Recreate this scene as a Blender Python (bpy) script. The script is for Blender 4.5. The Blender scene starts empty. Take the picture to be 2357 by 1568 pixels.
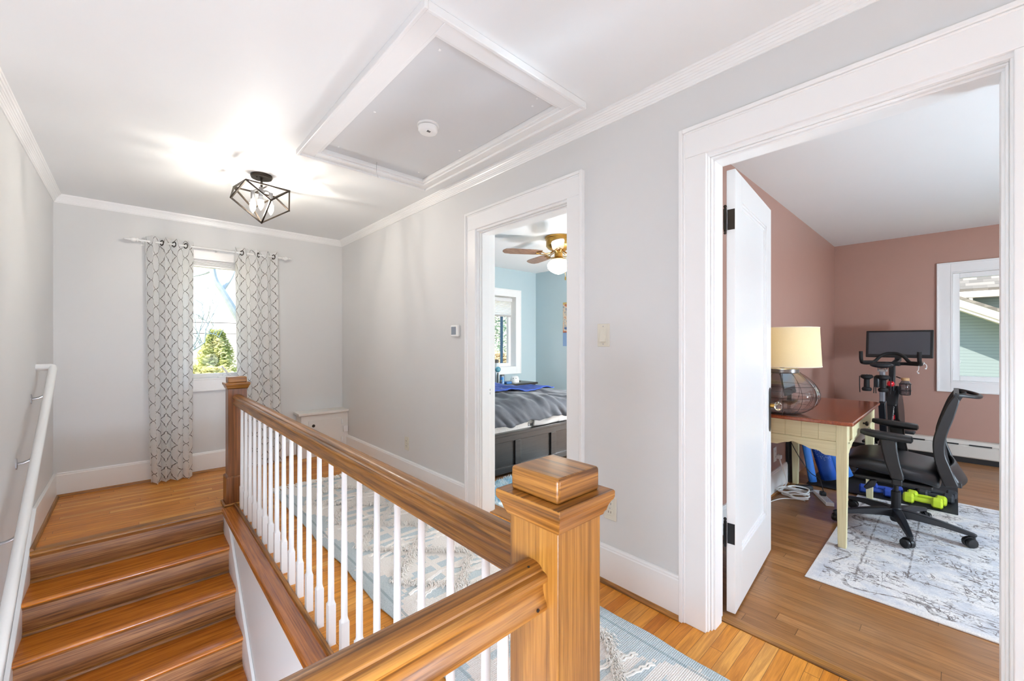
import bpy, bmesh, math, random
from mathutils import Vector, Matrix, noise
R = math.radians; PI = math.pi; C = bpy.context.scene.collection
random.seed(7)

# ------------------------------------------------------------ materials
def lin(c):
    if isinstance(c, str):
        c = [int(c[i:i+2], 16)/255 for i in (0, 2, 4)]
    return tuple((x/12.92 if x <= .04045 else ((x+.055)/1.055)**2.4) for x in c) + (1,)

class G:
    """small helper around a material's node tree"""
    def __init__(s, name):
        s.m = bpy.data.materials.new(name); s.m.use_nodes = True
        s.t = s.m.node_tree; s.t.nodes.clear()
        s.out = s.t.nodes.new('ShaderNodeOutputMaterial')
    def n(s, typ, props=None, **ins):
        nd = s.t.nodes.new('ShaderNode' + typ)
        for k, v in (props or {}).items(): setattr(nd, k, v)
        for k, v in ins.items(): s.set(nd, k, v)
        return nd
    def set(s, nd, k, v):
        key = int(k[1:]) if k[0] == 'i' and k[1:].isdigit() else k.replace('_', ' ')
        sock = nd.inputs[key]
        if isinstance(v, bpy.types.NodeSocket): s.t.links.new(v, sock)
        else: sock.default_value = v
    def math(s, op, a, b=0.0, c=0.0):
        return s.n('Math', {'operation': op}, i0=a, i1=b, i2=c).outputs[0]
    def mix(s, f, a, b, blend='MIX'):
        nd = s.n('Mix', {'data_type': 'RGBA', 'blend_type': blend})
        s.set(nd, 'i0', f); s.set(nd, 'i6', a); s.set(nd, 'i7', b)
        return nd.outputs[2]
    def coords(s, kind='Object'):
        return s.n('TexCoord').outputs[kind]
    def sep(s, v):
        return s.n('SeparateXYZ', i0=v).outputs
    def comb(s, x, y, z=0.0):
        return s.n('CombineXYZ', i0=x, i1=y, i2=z).outputs[0]
    def noise(s, vec, scale=5, detail=3, rough=.5, dist=0, out=0):
        return s.n('TexNoise', Vector=vec, Scale=scale, Detail=detail, Roughness=rough, Distortion=dist).outputs[out]
    def white(s, vec, out=0):
        return s.n('TexWhiteNoise', {'noise_dimensions': '3D'}, Vector=vec).outputs[out]
    def ramp(s, f, stops):
        nd = s.n('ValToRGB', i0=f); e = nd.color_ramp.elements
        while len(e) < len(stops): e.new(.5)
        for el, (p, c) in zip(e, stops):
            el.position = p; el.color = c
        return nd.outputs[0]
    def rng(s, v, a, b, c=0.0, d=1.0):
        return s.n('MapRange', i0=v, i1=a, i2=b, i3=c, i4=d).outputs[0]
    def bump(s, h, strength=.2, dist=.01):
        return s.n('Bump', Strength=strength, Distance=dist, Height=h).outputs[0]
    def bsdf(s, color, rough=.5, metal=0., normal=None, **kw):
        b = s.n('BsdfPrincipled', Base_Color=color, Roughness=rough, Metallic=metal)
        for k, v in kw.items(): s.set(b, k, v)
        if normal is not None: s.set(b, 'Normal', normal)
        s.t.links.new(b.outputs[0], s.out.inputs[0]); s.b = b
        return s
    def surf(s, sock):
        s.t.links.new(sock, s.out.inputs[0]); return s.m

def plain(name, col, rough=.5, metal=0., var=.04, scale=40, bump=0., **kw):
    """plain finish with a faint mottling"""
    g = G(name); co = g.coords(); c = lin(col)
    f = g.noise(co, scale, 2)
    d = tuple(x*(1-var) for x in c[:3])+(1,); e = tuple(min(1, x*(1+var)) for x in c[:3])+(1,)
    col_ = g.mix(f, d, e)
    nm = g.bump(g.noise(co, scale*6, 2), bump, .002) if bump else None
    g.bsdf(col_, rough, metal, nm, **kw)
    return g.m

def wood(name, axis, light, mid, dark, rough=.3, scale=1., pore=.35, coat=.15, contrast=1.):
    """oak: long grain along AXIS"""
    g = G(name); co = g.coords(); o = g.n('ObjectInfo').outputs['Random']
    off = g.math('MULTIPLY', o, 13.7)
    x, y, z = g.sep(co)
    L = {'X': (x, y, z), 'Y': (y, x, z), 'Z': (z, x, y)}[axis]
    lo = g.math('ADD', L[0], off)
    v1 = g.comb(g.math('MULTIPLY', lo, 1.6*scale), g.math('MULTIPLY', L[1], 27*scale), g.math('MULTIPLY', L[2], 27*scale))
    n1 = g.noise(v1, 1.6, 4, .55, .9)
    v2 = g.comb(g.math('MULTIPLY', lo, 9*scale), g.math('MULTIPLY', L[1], 330*scale), g.math('MULTIPLY', L[2], 330*scale))
    n2 = g.noise(v2, 1.0, 2, .6)
    v3 = g.comb(g.math('MULTIPLY', lo, 2.2*scale), g.math('MULTIPLY', L[1], 165*scale), g.math('MULTIPLY', L[2], 165*scale))
    n3 = g.noise(v3, 1.0, 3, .55, .5)
    f = g.math('ADD', g.math('MULTIPLY', n1, .52), g.math('MULTIPLY', n3, .48))
    k = .14/contrast
    col = g.ramp(f, [(.5-k, lin(dark)), (.5, lin(mid)), (.5+k, lin(light))])
    p = g.rng(n2, .52, .72, 0, pore)
    col = g.mix(p, col, lin(dark))
    g.bsdf(col, rough, 0, g.bump(n2, .06, .002), Coat_Weight=coat, Coat_Roughness=.12)
    return g.m

def planks(name, axis, width, length, cols, rough=.28, seam=.0016, grey=0.):
    """strip floor with boards along AXIS (X or Y) in world metres"""
    g = G(name); co = g.coords(); x, y, z = g.sep(co)
    a, b = (x, y) if axis == 'X' else (y, x)
    row = g.math('FLOOR', g.math('DIVIDE', b, width))
    off = g.math('MULTIPLY', g.white(g.comb(row, 3.3)), 9.0)
    al = g.math('ADD', a, off)
    idx = g.math('FLOOR', g.math('DIVIDE', al, length))
    rnd = g.white(g.comb(row, idx, 1.7)); rnd2 = g.white(g.comb(idx, row, 8.1))
    fb = g.math('MULTIPLY', g.math('FRACT', g.math('DIVIDE', b, width)), width)
    fa = g.math('MULTIPLY', g.math('FRACT', g.math('DIVIDE', al, length)), length)
    s1 = g.math('LESS_THAN', fb, seam); s2 = g.math('LESS_THAN', fa, seam*1.3)
    sm = g.math('MAXIMUM', s1, s2)
    sh = g.math('MULTIPLY', rnd2, 31.0)
    vv = g.comb(g.math('ADD', g.math('MULTIPLY', a, 2.2), sh), g.math('ADD', g.math('MULTIPLY', b, 26.0), sh), 0.0)
    n1 = g.noise(vv, 1.5, 4, .55, 1.3)
    v2 = g.comb(g.math('MULTIPLY', a, 12.0), g.math('MULTIPLY', b, 420.0), sh)
    n2 = g.noise(v2, 1.0, 2, .6)
    tone = g.ramp(rnd, [(0, lin(cols[0])), (.35, lin(cols[1])), (.7, lin(cols[2])), (1, lin(cols[3]))])
    col = g.mix(g.rng(n1, .34, .66, .5, -.06), tone, lin(cols[4]))
    col = g.mix(g.rng(n2, .5, .72, 0, .3), col, lin(cols[4]))
    col = g.mix(g.math('MULTIPLY', sm, .75), col, lin('3a2210'))
    if grey:
        col = g.mix(g.rng(g.noise(co, 2.3, 4, .6), .45, .7, 0, grey), col, lin('8f7b69'))
    h = g.math('SUBTRACT', g.math('MULTIPLY', n2, .15), sm)
    g.bsdf(col, g.rng(n2, 0, 1, rough*.85, rough*1.25), 0, g.bump(h, .12, .002), Coat_Weight=.06, Coat_Roughness=.15, Specular_IOR_Level=.3)
    return g.m

def emit(name, col, strength):
    g = G(name); e = g.n('Emission', Color=lin(col), Strength=strength)
    return g.surf(e.outputs[0])

def glass(name, col='ffffff', rough=0., window=False):
    g = G(name)
    if window:   # thin pane: clear, with a weak mirror reflection
        tr = g.n('BsdfTransparent', Color=lin(col)); gl = g.n('BsdfGlossy', Color=(1, 1, 1, 1), Roughness=.0)
        fr = g.n('LayerWeight', Blend=.12).outputs['Fresnel']
        mx = g.n('MixShader', i0=g.math('MULTIPLY', fr, .55), i1=tr.outputs[0], i2=gl.outputs[0])
        return g.surf(mx.outputs[0])
    g.bsdf(lin(col), rough, 0, None, Transmission_Weight=1.0, IOR=1.45)
    return g.m

# ------------------------------------------------------------ meshes
class MB:
    def __init__(s): s.bm = bmesh.new(); s.uv = None
    def face(s, vs):
        try: return s.bm.faces.new(vs)
        except ValueError: return None
    def box(s, x0, x1, y0, y1, z0, z1, M=None):
        v = [Vector((x, y, z)) for z in (z0, z1) for y in (y0, y1) for x in (x0, x1)]
        if M is not None: v = [M @ q for q in v]
        v = [s.bm.verts.new(q) for q in v]
        for f in ((0, 2, 3, 1), (4, 5, 7, 6), (0, 1, 5, 4), (2, 6, 7, 3), (0, 4, 6, 2), (1, 3, 7, 5)):
            s.bm.faces.new([v[i] for i in f])
        return s
    def prism(s, pts, axis, a, b, M=None):
        """polygon PTS (two coordinates other than AXIS, in xyz order) pushed from a to b"""
        def P(p, w):
            q = {'X': (w, p[0], p[1]), 'Y': (p[0], w, p[1]), 'Z': (p[0], p[1], w)}[axis]
            q = Vector(q); return M @ q if M is not None else q
        A = [s.bm.verts.new(P(p, a)) for p in pts]; B = [s.bm.verts.new(P(p, b)) for p in pts]
        n = len(pts)
        s.face(A); s.face(B[::-1])
        for i in range(n): s.face([A[i], B[i], B[(i+1) % n], A[(i+1) % n]])
        return s
    def tube(s, pts, r, seg=10, closed=False, cap=True):
        pts = [Vector(p) for p in pts]; n = len(pts)
        rr = r if isinstance(r, (list, tuple)) else [r]*n
        rings = []; up = None
        for i in range(n):
            if closed: d = pts[(i+1) % n]-pts[i-1]
            else: d = pts[min(i+1, n-1)]-pts[max(i-1, 0)]
            d.normalize()
            if up is None:
                up = Vector((0, 0, 1)) if abs(d.z) < .9 else Vector((1, 0, 0))
            a = d.cross(up)
            if a.length < 1e-6: a = d.cross(Vector((1, .3, .2)))
            a.normalize(); b = a.cross(d); b.normalize(); up = b
            rings.append([s.bm.verts.new(pts[i]+(a*math.cos(t)+b*math.sin(t))*rr[i]) for t in [2*PI*k/seg for k in range(seg)]])
        m = n if closed else n-1
        for i in range(m):
            A, B = rings[i], rings[(i+1) % n]
            for k in range(seg): s.face([A[k], A[(k+1) % seg], B[(k+1) % seg], B[k]])
        if cap and not closed: s.face(rings[0][::-1]); s.face(rings[-1])
        return s
    def bar(s, p, q, w, h=None, up=(0, 0, 1)):
        p, q = Vector(p), Vector(q); h = h or w
        d = (q-p).normalized(); u = Vector(up)
        if abs(d.dot(u)) > .98: u = Vector((1, 0, 0))
        a = d.cross(u).normalized(); b = a.cross(d)
        vs = [s.bm.verts.new(c+a*(i*w/2)+b*(j*h/2)) for c in (p, q) for i, j in ((-1, -1), (1, -1), (1, 1), (-1, 1))]
        for f in ((3, 2, 1, 0), (4, 5, 6, 7), (0, 1, 5, 4), (1, 2, 6, 5), (2, 3, 7, 6), (3, 0, 4, 7)): s.face([vs[i] for i in f])
        return s
    def lathe(s, prof, c=(0, 0, 0), seg=24, M=None, fn=None):
        c = Vector(c); rings = []
        for r, z in prof:
            ring = []
            for k in range(seg):
                t = 2*PI*k/seg; k_ = fn(t, r, z) if fn else r
                q = Vector((k_*math.cos(t), k_*math.sin(t), z))
                ring.append(s.bm.verts.new((M @ q if M is not None else q)+c))
            rings.append(ring)
        for A, B in zip(rings, rings[1:]):
            for k in range(seg): s.face([A[k], A[(k+1) % seg], B[(k+1) % seg], B[k]])
        if prof[0][0] > 1e-4: s.face(rings[0][::-1])
        if prof[-1][0] > 1e-4: s.face(rings[-1])
        return s
    def sphere(s, c, r, seg=16, sc=(1, 1, 1), M=None):
        n = max(6, seg//2)
        prof = [(max(1e-5, math.sin(PI*i/n))*r, -math.cos(PI*i/n)*r) for i in range(n+1)]
        S = Matrix.Diagonal(sc).to_4x4()
        return s.lathe(prof, c, seg, (M @ S if M is not None else S))
    def grid(s, f, nu, nv, uv=None, closed_u=False):
        V = [[s.bm.verts.new(f(i/nu, j/nv)) for j in range(nv+1)] for i in range(nu if closed_u else nu+1)]
        L = s.bm.loops.layers.uv.verify() if uv else None
        for i in range(nu):
            for j in range(nv):
                q = [(i, j), (i+1, j), (i+1, j+1), (i, j+1)]
                fc = s.face([V[a % len(V)][b] for a, b in q])
                if fc and L:
                    for lp, (a, b) in zip(fc.loops, q): lp[L].uv = uv(a/nu, b/nv)
        return s
    def loft(s, rings, cap=True, closed=True):
        V = [[s.bm.verts.new(p) for p in r] for r in rings]; n = len(V[0])
        for A, B in zip(V, V[1:]):
            for k in range(n if closed else n-1): s.face([A[k], A[(k+1) % n], B[(k+1) % n], B[k]])
        if cap and closed: s.face(V[0][::-1]); s.face(V[-1])
        return s

INV = {}
def obj(name, mb, mat, parent=None, smooth=None, bevel=0., seg=2, sub=0, solid=0., label=None, angle=35):
    bm = mb.bm
    bmesh.ops.recalc_face_normals(bm, faces=bm.faces)
    me = bpy.data.meshes.new(name); bm.to_mesh(me); bm.free()
    o = bpy.data.objects.new(name, me); C.objects.link(o)
    for m in (mat if isinstance(mat, (list, tuple)) else [mat]): me.materials.append(m)
    if parent is not None:
        o.parent = parent; o.matrix_parent_inverse = INV.get(parent.name, Matrix.Identity(4))
    if solid:
        md = o.modifiers.new('s', 'SOLIDIFY'); md.thickness = solid; md.offset = 0
    if bevel:
        md = o.modifiers.new('b', 'BEVEL'); md.width = bevel; md.segments = seg; md.limit_method = 'ANGLE'; md.angle_limit = R(40)
        md.use_clamp_overlap = True
    if sub:
        md = o.modifiers.new('u', 'SUBSURF'); md.levels = sub; md.render_levels = sub
    if smooth is None: smooth = bool(sub)
    if smooth or bevel:
        me.polygons.foreach_set('use_smooth', [True]*len(me.polygons))
        if not sub: me.set_sharp_from_angle(angle=R(angle))
    if label: o['label'] = label
    return o

def props(o, label=None, cat=None, group=None, kind=None):
    for k, v in (('label', label), ('category', cat), ('group', group), ('kind', kind)):
        if v: o[k] = v
    return o

def thing(name, label, cat, loc=(0, 0, 0), rz=0., group=None, local=False, rot=None):
    """Empty at the thing's base. Parts are meshed in world metres unless LOCAL."""
    o = bpy.data.objects.new(name, None); C.objects.link(o)
    o.empty_display_size = .05
    o.location = loc; o.rotation_euler = rot or (0, 0, rz)
    INV[o.name] = Matrix.Identity(4) if local else Matrix.Translation(-Vector(loc))
    return props(o, label, cat, group)

def struct(name, mb, mat, label=None, cat=None, **kw):
    o = obj(name, mb, mat, **kw); return props(o, label, cat, None, 'structure')

def sgroup(name, label, cat, loc=(0, 0, 0)):
    o = thing(name, label, cat, loc); o['kind'] = 'structure'; return o

def copy_tree(src, loc=None, parent=None, rot=None):
    """copy a thing, its parts and their sub-parts (mesh data is shared)"""
    c = src.copy(); C.objects.link(c)
    if parent is not None: c.parent = parent
    if loc is not None: c.location = loc
    if rot is not None: c.rotation_euler = rot
    for ch in [k for k in bpy.data.objects if k.parent == src]:
        copy_tree(ch, None, c)
    return c

def text(name, body, size, M, mat, parent, ext=.0006):
    cu = bpy.data.curves.new(name, 'FONT'); cu.body = body; cu.size = size; cu.extrude = ext; cu.align_x = 'CENTER'; cu.align_y = 'CENTER'
    tmp = bpy.data.objects.new('tmp', cu); C.objects.link(tmp)
    dg = bpy.context.evaluated_depsgraph_get()
    me = bpy.data.meshes.new_from_object(tmp.evaluated_get(dg)); bpy.data.objects.remove(tmp); bpy.data.curves.remove(cu)
    me.transform(M); me.materials.clear(); me.materials.append(mat); me.name = name
    o = bpy.data.objects.new(name, me); C.objects.link(o)
    if parent is not None:
        o.parent = parent; o.matrix_parent_inverse = INV.get(parent.name, Matrix.Identity(4))
    return o

def spline(pts, n=8):
    """Catmull-Rom through PTS"""
    P = [Vector(p) for p in pts]; P = [P[0]*2-P[1]]+P+[P[-1]*2-P[-2]]; out = []
    for i in range(1, len(P)-2):
        a, b, c, d = P[i-1:i+3]
        for k in range(n):
            t = k/n
            out.append(.5*((2*b)+(c-a)*t+(2*a-5*b+4*c-d)*t*t+(3*b-a-3*c+d)*t**3))
    return out+[P[-2]]

# palette ---------------------------------------------------------------
M = {}
M['hall'] = plain('hall_wall_paint', 'd8d8d7', .42, var=.012, scale=3, bump=.02)
M['ceil'] = plain('ceiling_paint', 'eaecec', .6, var=.01, scale=3, bump=.02)
M['trim'] = plain('white_trim_paint', 'eeeeed', .28, var=.012, scale=8)
M['trim2'] = plain('white_cabinet_paint', 'e6e2dc', .35, var=.012, scale=8)
M['pink'] = plain('pink_wall_paint', 'af897b', .38, var=.03, scale=5, bump=.02)
M['blue'] = plain('pale_blue_wall_paint', 'b6c8cd', .45, var=.015, scale=4, bump=.02)
M['floor'] = planks('oak_strip_floor', 'X', .047, .85, ('c4741f', 'e39a3c', 'd28427', 'edb05a', '8a4a14'), .36)
M['floor2'] = planks('worn_oak_strip_floor', 'Y', .057, .95, ('a87444', 'b27f50', '9a683a', 'b98555', '6b4526'), .3, grey=.3)
M['oakX'] = wood('oak_grain_across', 'X', 'b47d37', '976126', '5d3711', .36, coat=.08, pore=.5, contrast=1.15)
M['oakY'] = wood('oak_grain_along', 'Y', 'b27a36', '956126', '5c3812', .36, coat=.08, pore=.5, contrast=1.15)
M['oakZ'] = wood('oak_grain_upright', 'Z', 'b98338', '9d6826', '704716', .42, pore=.6, contrast=.8)
M['oakZd'] = wood('dark_oak_grain_upright', 'Z', '935a2c', '7a4721', '54300f', .3)
M['tread'] = wood('tread_oak', 'X', 'cf7f28', 'b76a1c', '8a4a12', .22, coat=.3)
M['riser'] = wood('riser_oak', 'X', 'ac7642', '8e5a2a', '603614', .5, contrast=1.2, coat=0)
M['curb'] = wood('curb_oak', 'Y', 'c2742e', 'a86122', '7c4014', .25, coat=.25)
M['black'] = plain('black_plastic', '121315', .42, var=.1)
M['blackm'] = plain('black_metal', '17181b', .35, .3, var=.1)
M['rubber'] = plain('black_rubber', '0d0d0e', .7, var=.15, bump=.1)
M['bronze'] = plain('dark_bronze', '3a332c', .4, .7, var=.1)
M['nickel'] = plain('brushed_nickel', 'b4b4b6', .3, 1., var=.05)
M['brass'] = plain('polished_brass', 'b48c48', .28, 1., var=.05)
M['pane'] = glass('window_pane', window=True)
M['white'] = plain('white_plastic', 'eeeeec', .35, var=.01)
M['almond'] = plain('almond_plastic', 'd8d4c6', .38, var=.01)
FILL_GLOBES = [(1.3, -1.9, .80, .16, 28.), (-.31, .04, .80, .12, 52.), (3.2, -1.9, .85, .17, 112.), (4.3, 1.7, .85, .16, 122.), (.02, .95, -1.1, .13, 62., -2.66)]; EXPO = 0.74; BULB = 1100.0; GLOBE = 9.0; SKY = 1.6
# ------------------------------------------------------------ room shell
CZ = 2.36
XL, XR, YB, YS = -.455, 1.755, 4.76, -2.3      # hall: left, right, back (window), south
XO, YO0, YO1 = 6.2, -2.7, .99                  # office beyond the right wall
XBD, YBD0, YBD1 = 4.92, 1.11, 4.74             # bedroom
D1 = (-.10, .695); D2 = (1.447, 2.25); DH = 1.995
XI = 1.90                                       # room side of the door wall

# floors
mb = MB()
mb.box(.50, XR+.11, .56, YB, -.06, 0); mb.box(XL, .50, 3.66, YB, -.06, 0); mb.box(XL, XR+.11, YS, .56, -.06, 0)
struct('floor', mb, M['floor'], 'glossy orange oak strip floor of the landing', 'floor')
mb = MB().box(XR+.115, XO, YO0, YO1, -.06, 0)
struct('floor_office', mb, M['floor2'], 'worn oak strip floor of the pink room', 'floor')
mb = MB().box(XR+.115, XBD, YBD0, YBD1, -.06, 0)
struct('floor_bedroom', mb, M['floor2'], 'oak strip floor of the blue bedroom', 'floor')
mb = MB().box(XR+.112, XI+.015, D1[0], D1[1], -.01, .004)
struct('trim_1', mb, M['oakY'], 'oak threshold board in the wide doorway to the pink room', 'threshold', bevel=.002)

# ceilings
HX0, HX1, HY0, HY1 = .815, 1.54, 1.305, 2.605   # attic hatch opening
mb = MB()
mb.box(XL, HX0, YS, YB, CZ, CZ+.1); mb.box(HX1, XR, YS, YB, CZ, CZ+.1)
mb.box(HX0, HX1, YS, HY0, CZ, CZ+.1); mb.box(HX0, HX1, HY1, YB, CZ, CZ+.1)
mb.box(HX0, HX1, HY0, HY1, CZ+.06, CZ+.1)
struct('ceiling', mb, M['ceil'], 'white ceiling over the stair landing', 'ceiling')
struct('ceiling_office', MB().box(1.82, XO, YO0, YO1, CZ, CZ+.1), M['ceil'], 'white ceiling of the pink room', 'ceiling')
struct('ceiling_bedroom', MB().box(1.82, XBD, YBD0, YBD1, CZ, CZ+.1), M['ceil'], 'white ceiling of the blue bedroom', 'ceiling')

def wall_with(mb, axis, a, b, u0, u1, z0, z1, holes):
    """wall slab from a to b across AXIS, spanning u0..u1, with (u0,u1,z0,z1) holes in order"""
    def bx(p, q, r, s):
        if q-p > 1e-4 and s-r > 1e-4:
            mb.box(a, b, p, q, r, s) if axis == 'X' else mb.box(p, q, a, b, r, s)
    cur = u0
    for h in sorted(holes):
        bx(cur, h[0], z0, z1); bx(h[0], h[1], z0, h[2]); bx(h[0], h[1], h[3], z1); cur = h[1]
    bx(cur, u1, z0, z1)
    return mb
def grow(h, e=.0006): return (h[0]-e, h[1]+e, h[2]-e, h[3]+e)
W1 = (.335, .815, .857, 1.99)        # window over the landing (x, z)
W2 = (-.86, .036, .80, 1.93)         # office window (y, z)
W3 = (3.74, 4.46, .82, 1.94)         # bedroom window (x, z)
SD = (-2.6, 0)                       # the stairwell goes down to here
doors = [(D1[0]-.0195, D1[1]+.0195, 0, DH-.0005), (D2[0]-.0195, D2[1]+.0195, 0, DH-.0005)]
struct('wall_right', wall_with(MB(), 'X', XR, 1.82, YS, YB, 0, CZ, doors), M['hall'], 'pale grey landing wall with two doorways', 'wall')
struct('wall_office_door', wall_with(MB(), 'X', 1.82, XI, YO0, 1.05, 0, CZ, doors[:1]), M['pink'], 'pink wall around the wide doorway', 'wall')
struct('wall_bedroom_door', wall_with(MB(), 'X', 1.82, XI, 1.05, YBD1, 0, CZ, doors[1:]), M['blue'], 'pale blue wall around the bedroom doorway', 'wall')
struct('wall_back', wall_with(MB(), 'Y', YB, YB+.16, XL-.15, 1.82, 0, CZ, [grow(W1)]), M['hall'], 'pale grey end wall with the curtained window', 'wall')
struct('wall_left', MB().box(XL-.15, XL, YS, YB+.1, -2.7, CZ), M['hall'], 'pale grey stair wall carrying the white handrail', 'wall')
SW = [(-.25, .55, .85, 2.0), (.85, 1.6, .85, 2.0)]
struct('wall_south', wall_with(MB(), 'Y', YS-.15, YS, XL-.15, 1.9, 0, CZ, SW), M['hall'], 'pale grey landing wall with two plain windows', 'wall')
struct('wall_stair', MB().box(.50, .56, .50, 3.64, -2.7, -.055), M['hall'], 'white wall below the balustrade curb, beside the stairs', 'wall')
mb = MB().box(XL, .5, .50, .56, -2.7, -.06); mb.box(XL, .5, 3.645, 3.7, -2.7, -.06)
struct('wall_stair_end', mb, M['hall'], 'white wall closing the stairwell', 'wall')
struct('floor_lower', MB().box(XL-.1, .6, .45, 3.7, -2.72, -2.66), M['floor'], 'oak floor at the foot of the stairs', 'floor')
struct('wall_office_left', MB().box(XI, XO+.1, YO1, 1.05, 0, CZ), M['pink'], 'pink wall behind the lamp and desk', 'wall')
struct('wall_bedroom_right', MB().box(XI, XBD+.1, 1.05, YBD0, 0, CZ), M['blue'], 'pale blue bedroom partition', 'wall')
struct('wall_office_back', wall_with(MB(), 'X', XO, XO+.16, YO0, 1.05, 0, CZ, [grow(W2)]), M['pink'], 'dusky pink wall with the white framed window', 'wall')
OW = [(2.6, 3.7, .75, 2.05), (4.2, 5.3, .75, 2.05)]
struct('wall_office_south', wall_with(MB(), 'Y', YO0-.15, YO0, 1.8, XO+.1, 0, CZ, OW), M['pink'], 'pink wall with two plain windows', 'wall')
struct('wall_bedroom_window', wall_with(MB(), 'Y', YBD1, YBD1+.16, 1.8, XBD+.1, 0, CZ, [grow(W3)]), M['blue'], 'pale blue wall with the bedroom window', 'wall')
BW = [(2.0, 3.1, .75, 2.0)]
struct('wall_bedroom_far', wall_with(MB(), 'X', XBD, XBD+.15, YBD0, YBD1, 0, CZ, BW), M['blue'], 'pale blue wall holding the poster', 'wall')

# ---- baseboards with cap bead and stained shoe moulding
def baseboard(name, axis, face, sgn, spans, label, h=.185, d=.018, shoe=True, mat=None):
    """board on plane FACE, sticking out SGN along AXIS, over SPANS of the other axis"""
    t = sgroup(name, label, 'baseboard')
    mb = MB(); ms = MB()
    for a, b in spans:
        pr = [(0, .0), (d, 0), (d, h-.018), (d-.003, h-.013), (d-.003, h-.007), (d-.008, h), (0, h)]
        sh = [(d, 0), (d+.016, 0), (d+.015, .007), (d+.010, .015), (d, .019)]
        for m_, p in ((mb, pr), (ms, sh)):
            q = [(face+sgn*x, z) for x, z in p]
            if axis == 'X': m_.prism(q, 'Y', a, b)
            else: m_.prism([(y, z) for y, z in q], 'X', a, b)
    obj('board', mb, mat or M['trim'], t, smooth=True, angle=25)
    if shoe: obj('shoe_moulding', ms, M['oakY'] if axis == 'X' else M['oakX'], t, smooth=True, angle=25)
    return t
CW = .116   # casing width
baseboard('baseboard_right', 'X', XR, -1, [(YS, D1[0]-CW), (D1[1]+CW, D2[0]-CW), (D2[1]+CW, 4.585)], 'white baseboard along the doorway wall of the landing')
baseboard('baseboard_back', 'Y', YB, -1, [(XL, 1.27)], 'white baseboard under the curtained window')
baseboard('baseboard_office_left', 'Y', YO1, -1, [(XI, 4.10)], 'white baseboard behind the white power cords')
baseboard('baseboard_bedroom', 'Y', YBD1, -1, [(XI, XBD)], 'white baseboard of the blue bedroom', shoe=False)

# ---- crown moulding (reeded) round the landing
prof = [(0, -.062), (.006, -.062), (.008, -.056), (.012, -.054), (.014, -.044), (.017, -.043), (.019, -.034), (.022, -.033), (.024, -.025),
        (.028, -.024), (.031, -.017), (.036, -.016), (.040, -.009), (.044, -.008), (.046, 0), (0, 0)]
def crown(name, axis, face, sgn, a, b, label):
    mb = MB(); V = [[], []]
    for e, w in ((0, a), (1, b)):
        for x, z in prof:
            m = w+(x if e == 0 else -x)
            p = (face+sgn*x, m, CZ+z) if axis == 'X' else (m, face+sgn*x, CZ+z)
            V[e].append(mb.bm.verts.new(p))
    n = len(prof)
    for i in range(n): mb.face([V[0][i], V[1][i], V[1][(i+1) % n], V[0][(i+1) % n]])
    mb.face(V[0]); mb.face(V[1][::-1])
    struct(name, mb, M['trim'], label, 'crown moulding')
crown('trim_2', 'X', XR, -1, YS, YB, 'white reeded crown moulding above the doorways')
crown('trim_3', 'Y', YB, -1, XL, XR, 'white reeded crown moulding above the curtains')
crown('trim_4', 'X', XL, 1, YS, YB, 'white reeded crown moulding above the stair handrail')

# ---- door casings, jambs and stops
def casing(name, d, label, room_mat):
    t = sgroup(name, label, 'door frame')
    for face, sg, nm in ((XR, -1, 'casing'), (XI, 1, 'room_casing')):
        mb = MB()
        def bd(x0, x1, y0, y1, z0, z1): mb.box(min(face+sg*x0, face+sg*x1), max(face+sg*x0, face+sg*x1), y0, y1, z0, z1)
        for y0, y1, ob in ((d[0]-CW, d[0]-.006, 0), (d[1]+.006, d[1]+CW, 1)):
            bd(0, .018, y0+.003*(1-ob), y1-.003*ob, 0, DH-.006)
            o0, o1 = (y0, y0+.016) if ob == 0 else (y1-.016, y1)
            bd(0, .030, o0, o1, 0, DH+CW+.002)
            o2, o3 = (o1, o1+.008) if ob == 0 else (o0-.008, o0)
            bd(0, .023, o2, o3, 0, DH+CW-.012)
        bd(0, .0185, d[0]-CW+.016, d[1]+CW-.016, DH-.006, DH+CW-.014)
        bd(0, .030, d[0]-CW+.016, d[1]+CW-.016, DH+CW-.014, DH+CW+.002)
        bd(0, .023, d[0]-CW+.016, d[1]+CW-.016, DH+CW-.022, DH+CW-.014)
        obj(nm, mb, M['trim'], t, bevel=.0025)
    mb = MB()
    for y0, y1 in ((d[0]-.02, d[0]), (d[1], d[1]+.02)): mb.box(XR-.004, XI+.004, y0, y1, 0, DH-.02)
    mb.box(XR-.004, XI+.004, d[0]-.02, d[1]+.02, DH-.02, DH)
    obj('jamb', mb, M['trim'], t, bevel=.002)
    mb = MB()
    for y0, y1 in ((d[0], d[0]+.014), (d[1]-.014, d[1])): mb.box(XR+.03, XI-.045, y0, y1, 0, DH-.034)
    mb.box(XR+.03, XI-.045, d[0], d[1], DH-.034, DH-.02)
    for y0, y1 in ((d[0], d[0]+.007), (d[1]-.007, d[1])): mb.box(XR+.014, XR+.03, y0, y1, 0, DH-.027)
    mb.box(XR+.014, XR+.03, d[0], d[1], DH-.027, DH-.02)
    obj('stop', mb, M['trim'], t, bevel=.002)
    return t
t = casing('trim_5', D1, 'white casing of the wide doorway into the pink room', M['pink'])
t2 = casing('trim_6', D2, 'white casing of the doorway into the blue bedroom', M['blue'])
mb = MB().box(1.845, 1.868, D2[1]-.0015, D2[1]+.001, .835, .85); mb.box(1.845, 1.868, D2[1]-.0015, D2[1]+.001, .86, .875)
obj('strike_slot', mb, M['black'], t2, label='two black strike slots in the jamb')

# ---- the open panel door of the pink room
dt = thing('door_1', 'white one-panel door standing open into the pink room', 'door', (1.929, .690, 0), R(5.0), local=True); dt['kind'] = 'structure'
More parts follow.
